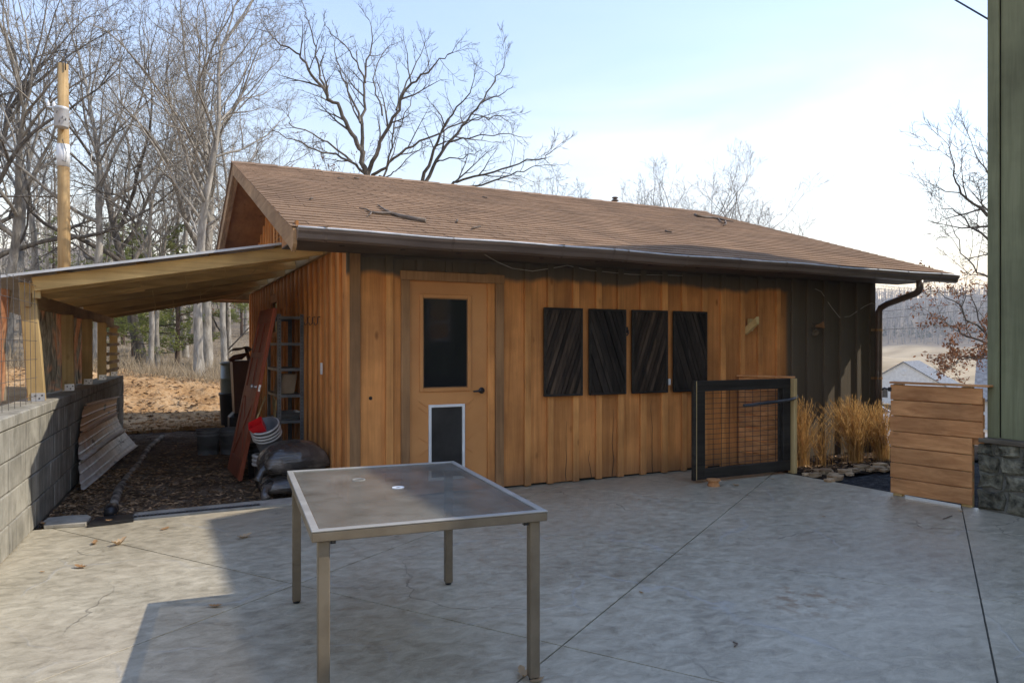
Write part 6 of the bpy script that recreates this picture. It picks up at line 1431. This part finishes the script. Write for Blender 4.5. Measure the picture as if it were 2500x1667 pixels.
LB_ = [
 ([(1265, 1310), (1330, 1130), (1400, 970), (1480, 820), (1600, 680), (1640, 560)], 0.085, 0.013, 0, -0.8),
 ([(1290, 1310), (1370, 1150), (1480, 1000), (1600, 860), (1680, 740), (1760, 620), (1840, 520), (1870, 390)], 0.085, 0.012, 0.3, 1.2),
 ([(1470, 1020), (1600, 995), (1700, 970), (1890, 960), (1980, 985)], 0.04, 0.011, 0.4, -0.6),
 ([(1360, 1170), (1460, 1135), (1560, 1130), (1640, 1100), (1680, 1080)], 0.035, 0.010, 0.2, -0.8),
 ([(1690, 740), (1790, 700), (1860, 660), (1910, 630)], 0.03, 0.010, 0.8, 0.2),
 ([(1290, 1420), (1460, 1330), (1560, 1290), (1780, 1235), (1960, 1170), (2140, 1130), (2205, 1080)], 0.075, 0.013, 0.2, -1.4),
 ([(1480, 1400), (1600, 1345), (1850, 1280), (2000, 1210), (2110, 1190)], 0.055, 0.012, -0.2, -1.0)]
traced('oak_tree', 'bare tree leaning right behind the shed ridge with long low side limbs', LB_, (1285, 1390), DT + 1.5, 9, m_bark_dark, (600, 0, 2.94), 3, 0.11, None)
# --- brown-leaved oak beside the green house
LC_ = [
 ([(1000, 900), (860, 660), (760, 560), (700, 510), (600, 430), (560, 330), (530, 170)], 0.09, 0.010, 0, -0.6),
 ([(1000, 950), (860, 800), (760, 710), (680, 620), (580, 540), (480, 480)], 0.07, 0.009, 0, 0.6),
 ([(1000, 1000), (860, 930), (760, 890), (690, 860), (600, 740), (540, 590)], 0.06, 0.009, 0, -0.9),
 ([(1000, 1320), (860, 1290), (760, 1260), (700, 1240), (600, 1190), (540, 1140), (440, 1100)], 0.075, 0.009, 0, 0.5),
 ([(1000, 1300), (860, 1250), (760, 1220), (640, 1130), (560, 1010), (450, 970)], 0.06, 0.009, 0, -0.5),
 ([(1000, 1340), (840, 1330), (700, 1310), (600, 1340), (560, 1330)], 0.045, 0.009, 0, -0.9),
 ([(1000, 820), (880, 560), (780, 380), (700, 260), (650, 140)], 0.06, 0.009, 0, 0.8),
 ([(1000, 700), (900, 420), (820, 280), (760, 180)], 0.06, 0.009, 0, 0.2),
 ([(760, 1240), (720, 1180), (640, 1000), (560, 980)], 0.035, 0.008, 0.2, 0.6)]
DO = 17.0; zlo = atd(0, 930, DO).z; zhi = atd(0, 640, DO).z
traced('brown_oak', 'oak keeping clusters of brown dead leaves behind the green house', LC_, (1000, 1340), DO, 14, m_bark_dark, (2080, 280, 2.24), 4, 0.16, None, cnts=(0, 8, 7, 6, 3), full=1.3, leaves=(zlo - 0.3, zhi, 0.6, 0.06, 3), leafmat=m_oakleaf, maxl=4)

# --- bare woodland trees: six kinds, then copies
protos = []
for k, (H_, r0, clear, spread, lean, n1) in enumerate(((13.5, 0.20, 0.38, 0.50, (0.02, 0), 10), (14.5, 0.17, 0.45, 0.42, (-0.04, 0.02), 10), (12.0, 0.22, 0.28, 0.58, (0.10, 0.02), 9), (15.5, 0.15, 0.5, 0.36, (0.0, 0.03), 10), (11.5, 0.19, 0.30, 0.55, (0.30, 0.05), 9))):
    T = Tree(100 + k, 4, 0.0062); T.cnt = [0, 7, 5, 4, 3, 0]; T.wob = [0.07, 0.17, 0.22, 0.28, 0.34]; T.whole(H_, r0, lean, clear, spread, n1)
    protos.append((T, H_))
GRP = 'bare trees in the wood behind the lean-to'
specials = {}
pr = []
def spot(px_, D): p = atd(px_, 845, D); return p.x, p.y
first = [(505, 25, 0, 0.4, 1.0, 'grey barked bare tree rising beside the shed gable'), (240, 24.5, 1, 1.2, 0.95, 'tall straight bare tree just right of the utility pole'), (10, 24, 4, 5.0, 1.05, 'thick bare tree leaning over behind the utility pole'), (350, 27, 2, 2.9, 1.0, 'crooked bare tree between the pole and the gable tree'), (-130, 22, 2, 0.9, 1.05, 'bare tree whose limbs reach over the front lean-to post')]
for i, (px_, D, k, rz, s, lab) in enumerate(first):
    T, H_ = protos[k]; x, y = spot(px_, D)
    if not pr or k not in specials:
        t_ = tree_thing('bare_tree', lab, 'tree', T, (0, 0, 0), GRP, m_bark if k != 2 else m_bark_dark); specials[k] = t_; t_.location = (x, y, hterr(x, y)); t_.rotation_euler = (0, 0, rz); t_.scale = (s, s, s)
    else: place(specials[k], x, y, rz, s, lab)
    pr.append(1)
if 3 not in specials:
    x, y = spot(420, 33); T, _ = protos[3]; t_ = tree_thing('bare_tree', 'slim tall bare tree standing in the wood behind the lean-to', 'tree', T, (0, 0, 0), GRP, m_bark); specials[3] = t_; t_.location = (x, y, hterr(x, y))
rt = random.Random(31)
lab_mid = 'bare deciduous tree standing in the wood behind the lean-to'
specials[3]['label'] = lab_mid
for (px_, D, k, s) in ((455, 30, 1, .95), (95, 27, 3, 1.0), (-190, 27, 0, 1.1), (560, 33, 3, .8), (270, 42, 1, 1.0), (520, 44, 2, .9), (0, 40, 3, 1.0), (340, 52, 3, 1.1), (90, 56, 1, 1.1), (600, 50, 0, 1.0), (-80, 46, 1, 1.1), (160, 60, 3, 1.1), (440, 60, 0, 1.1), (370, 24, 3, .62), (382, 24.6, 3, .58), (362, 25, 1, .55), (480, 20.5, 3, .85), (545, 23.5, 3, .7), (492, 21, 1, .7)):
    x, y = spot(px_, D); lb = lab_mid
    if D < 26 and px_ < 400: lb = 'slim bare trunk in the close cluster beside the green pine'
    elif D < 26: lb = 'bare tree growing from the top of the clay bank by the shed back corner'
    elif D > 43: lb = 'small looking bare tree far back up the wooded slope'
    place(specials[k], x, y, rt.uniform(0, 6.28), s * rt.uniform(0.92, 1.06), lb)
# tree tops that show above the ridge on the right
for (px_, topy, D, k) in ((1565, 455, 42, 2), (1620, 425, 44, 0), (1690, 395, 46, 1), (1740, 440, 45, 2), (1790, 445, 47, 0), (1850, 520, 48, 2), (1265, 440, 60, 2), (1300, 455, 58, 0)):
    x, y = spot(px_, D); g = hterr(x, y); hh_ = atd(px_, topy, D).z - g; c = place(specials[k], x, y, rt.uniform(0, 6.28), hh_ / protos[k][1] * 0.98, 'bare tree top showing above the far end of the shed ridge'); c['group'] = 'tree tops above the shed ridge'
# small tree still holding brown leaves above the ridge
T = Tree(77, 3, 0.008, leaves=(4.5, 9.0, 0.5, 0.07, 2)); T.cnt = [0, 8, 6, 4, 0, 0]; T.whole(8.0, 0.12, (0, 0), 0.4, 0.36, 9); x, y = spot(765, 27); tree_thing('leafy_oak', 'small oak with sparse brown leaves peeping above the shed roof', 'tree', T, (x, y, hterr(x, y)), None, m_bark_dark, m_oakleaf)
T = Tree(78, 3, 0.008, leaves=(0.8, 6.0, 0.35, 0.07, 2)); T.cnt = [0, 8, 6, 4, 0, 0]; T.whole(6.0, 0.07, (0, 0), 0.2, 0.36, 9); x, y = spot(555, 26); tree_thing('leafy_oak', 'young oak with rusty leaves seen past the shed back corner', 'tree', T, (x, y, hterr(x, y)), None, m_bark_dark, m_oakleaf)

# --- evergreens
def pine(seed, H_, r0, z0, Rm, n, needle, nm):
    r = random.Random(seed); T = Tree(seed, 1); T.trunk.tube([Vector((0, 0, -0.3)), Vector((0.05, 0, H_ * 0.5)), Vector((0, 0.03, H_))], [r0, r0 * 0.7, 0.015], 8, caps=False); lf = MB()
    for k in range(n):
        t_ = (k + r.random()) / n; z = lerp(z0, H_ * 0.98, t_); a_ = r.uniform(0, 6.28); L = Rm * (1 - t_) ** 0.8 * r.uniform(0.6, 1.1) + 0.2; d = Vector((math.cos(a_), math.sin(a_), r.uniform(-0.15, 0.35))).normalized()
        pts = [Vector((0, 0, z)), Vector((0, 0, z)) + d * L * 0.5, Vector((0, 0, z)) + d * L + Vector((0, 0, L * 0.08))]; T.crown.tube(pts, [0.02, 0.013, 0.006], 4, caps=False)
        for j in range(int(L * 16) + 3):
            s = r.uniform(0.25, 1.05); c = pts[0] + (pts[2] - pts[0]) * s + Vector((r.gauss(0, .09), r.gauss(0, .09), r.gauss(0, .07))) * (0.6 + L * 0.4)
            for q in range(7):
                u = Vector((r.gauss(0, 1), r.gauss(0, 1), r.gauss(0.25, 0.8))).normalized() * r.uniform(0.5, 1) * needle; w = u.cross(Vector((r.gauss(0, 1), r.gauss(0, 1), r.gauss(0, 1)))).normalized() * needle * 0.075
                lf.add([c - w, c + w, c + u], [(0, 1, 2)])
    T.leaf = lf; return T
lab = 'feathery green pine growing behind the clay bank'
T = pine(5, 7.0, 0.10, 0.7, 2.2, 84, 0.20, ''); x, y = spot(432, 25.5); p1 = tree_thing('pine_tree', lab, 'pine', T, (0, 0, 0), 'pines behind the clay bank', m_bark_pine, m_needles); p1.location = (x, y, hterr(x, y) - 0.1); p1.scale = (0.9, 0.9, 0.75)
for (px_, D, s, rz) in ((325, 30, 0.8, 2), (300, 38, 1.0, 4), (262, 44, 1.0, 1), (345, 33, .85, 3.0), (590, 46, .9, 2.2), (130, 52, 1.1, 5)):
    x, y = spot(px_, D); place(p1, x, y, rz, s)
T = pine(6, 11.5, 0.16, 0.8, 2.9, 60, 0.42, ''); x, y = spot(2262, 440); fp_ = tree_thing('far_pine', 'dark green pine at the far edge of the tan field', 'pine', T, (0, 0, 0), 'pines along the field edge', m_bark_pine, m_needles_far); fp_.location = (x, y, hterr(x, y) - 0.3)
for (px_, D, s) in ((2185, 450, .75), (2205, 446, .62), (2225, 452, .85), (2240, 444, .7), (2285, 446, .9), (2305, 438, .72), (2322, 450, .85), (2345, 448, .8), (2370, 445, .75), (2148, 452, .8), (2160, 458, .6), (2395, 452, .9), (2250, 436, .55)):
    x, y = spot(px_, D); place(fp_, x, y, rt.uniform(0, 6.28), s)
# bare young tree out in the field
T = Tree(79, 3, 0.02); T.cnt = [0, 7, 5, 4, 0, 0]; T.whole(7.5, 0.10, (0, 0), 0.2, 0.45, 9); x, y = spot(2300, 170); tree_thing('field_tree', 'small reddish bare tree standing alone in the tan field', 'tree', T, (x, y, hterr(x, y)), None, m_bark)

# --- far woods that read as one mass
def woods(n, thr, rr_, seed, hmin, hmax, rad):
    r = random.Random(seed); mb = MB()
    for k in range(n):
        th = math.radians(r.uniform(*thr)); R_ = rr_[0] * (rr_[1] / rr_[0]) ** r.random(); x, y = R_ * math.sin(th), R_ * math.cos(th); g = hterr(x, y); h = r.uniform(hmin, hmax); p = Vector((x, y, g - 0.5)); tp = p + Vector((r.gauss(0, h * .06), r.gauss(0, h * .06), h)); tr0 = rad * r.uniform(.6, 1.4)
        mb.tube([p, p.lerp(tp, 0.5) + Vector((r.gauss(0, .15), r.gauss(0, .15), 0)), tp], [tr0, tr0 * 0.7, tr0 * 0.2], 3, caps=False)
        for j in range(9):
            t_ = r.uniform(0.35, 0.97); q = p.lerp(tp, t_); a_ = r.uniform(0, 6.28); L = h * r.uniform(.12, .30) * (1.25 - t_); e = q + Vector((math.cos(a_) * .75, math.sin(a_) * .75, r.uniform(.35, 1.0))) * L; m_ = q.lerp(e, .55) + Vector((0, 0, -L * .06)); mb.tube([q, m_, e], [tr0 * .45, tr0 * .3, tr0 * .12], 3, caps=False)
            for z in range(2):
                e2 = m_ + (e - m_) * r.random(); f2 = e2 + Vector((r.gauss(0, 1), r.gauss(0, 1), r.uniform(.2, 1.2))).normalized() * L * .5; mb.tube([e2, f2], [tr0 * .22, tr0 * .08], 3, caps=False)
    return mb
obj('far_woods', woods(340, (-24, 16), (48, 210), 41, 6, 11, 0.09), m_bark_far, None, 'grey mass of bare woodland on the slope behind the lean-to', 'woods', kind='stuff', origin=(0, 0, 0))
obj('hill_woods', woods(2600, (43, 70), (475, 900), 42, 11, 17, 0.28), m_bark_far, None, 'bare grey woods covering the distant hill', 'woods', kind='stuff', origin=(0, 0, 0))
# brush and dry weeds along the top of the bank and between the trunks
def brush(n, seed):
    r = random.Random(seed); mb = MB()
    for k in range(n):
        th = math.radians(r.uniform(-13, 9)); R_ = 18.0 * (60 / 18.0) ** (r.random() ** 1.5); x, y = R_ * math.sin(th), R_ * math.cos(th)
        if 1.2 < x < 10 and y < 16.4: continue
        g = max(hterr(x, y), hclay(x, y) if y < 21.5 and abs(x) < 9 else -9); L = r.uniform(0.12, 0.55) * (1.8 if r.random() < .08 else 1); d = Vector((r.gauss(0, .35), r.gauss(0, .35), 1)).normalized(); w = d.orthogonal().normalized() * r.uniform(.004, .009); p = Vector((x, y, g - .05)); m_ = p + d * L * .6; e = p + d * L + Vector((r.gauss(0, .12), r.gauss(0, .12), -L * .1)) * L
        mb.add([p - w, p + w, m_ + w * .7, m_ - w * .7, e], [(0, 1, 2, 3), (3, 2, 4)])
    return mb
obj('dry_brush', brush(12000, 51), m_brush, None, 'dry brush and weeds on the ground of the wood', 'brush', kind='stuff', origin=(0, 0, 0))
# --- hazy air over the valley
hz = MB().box(-1500, 1500, -400, 1500, -12, 95)
t = NT('haze_air'); t.n.remove(t.p); pv = t.new('ShaderNodeVolumePrincipled'); pv.inputs['Color'].default_value = (0.93, 0.95, 1.0, 1); pv.inputs['Density'].default_value = 0.00045; t.link(pv.outputs[0], t.out.inputs['Volume'])
obj('haze', hz, t.m, None, 'thin pale haze over the valley', 'haze', kind='stuff', origin=(0, 0, 0))
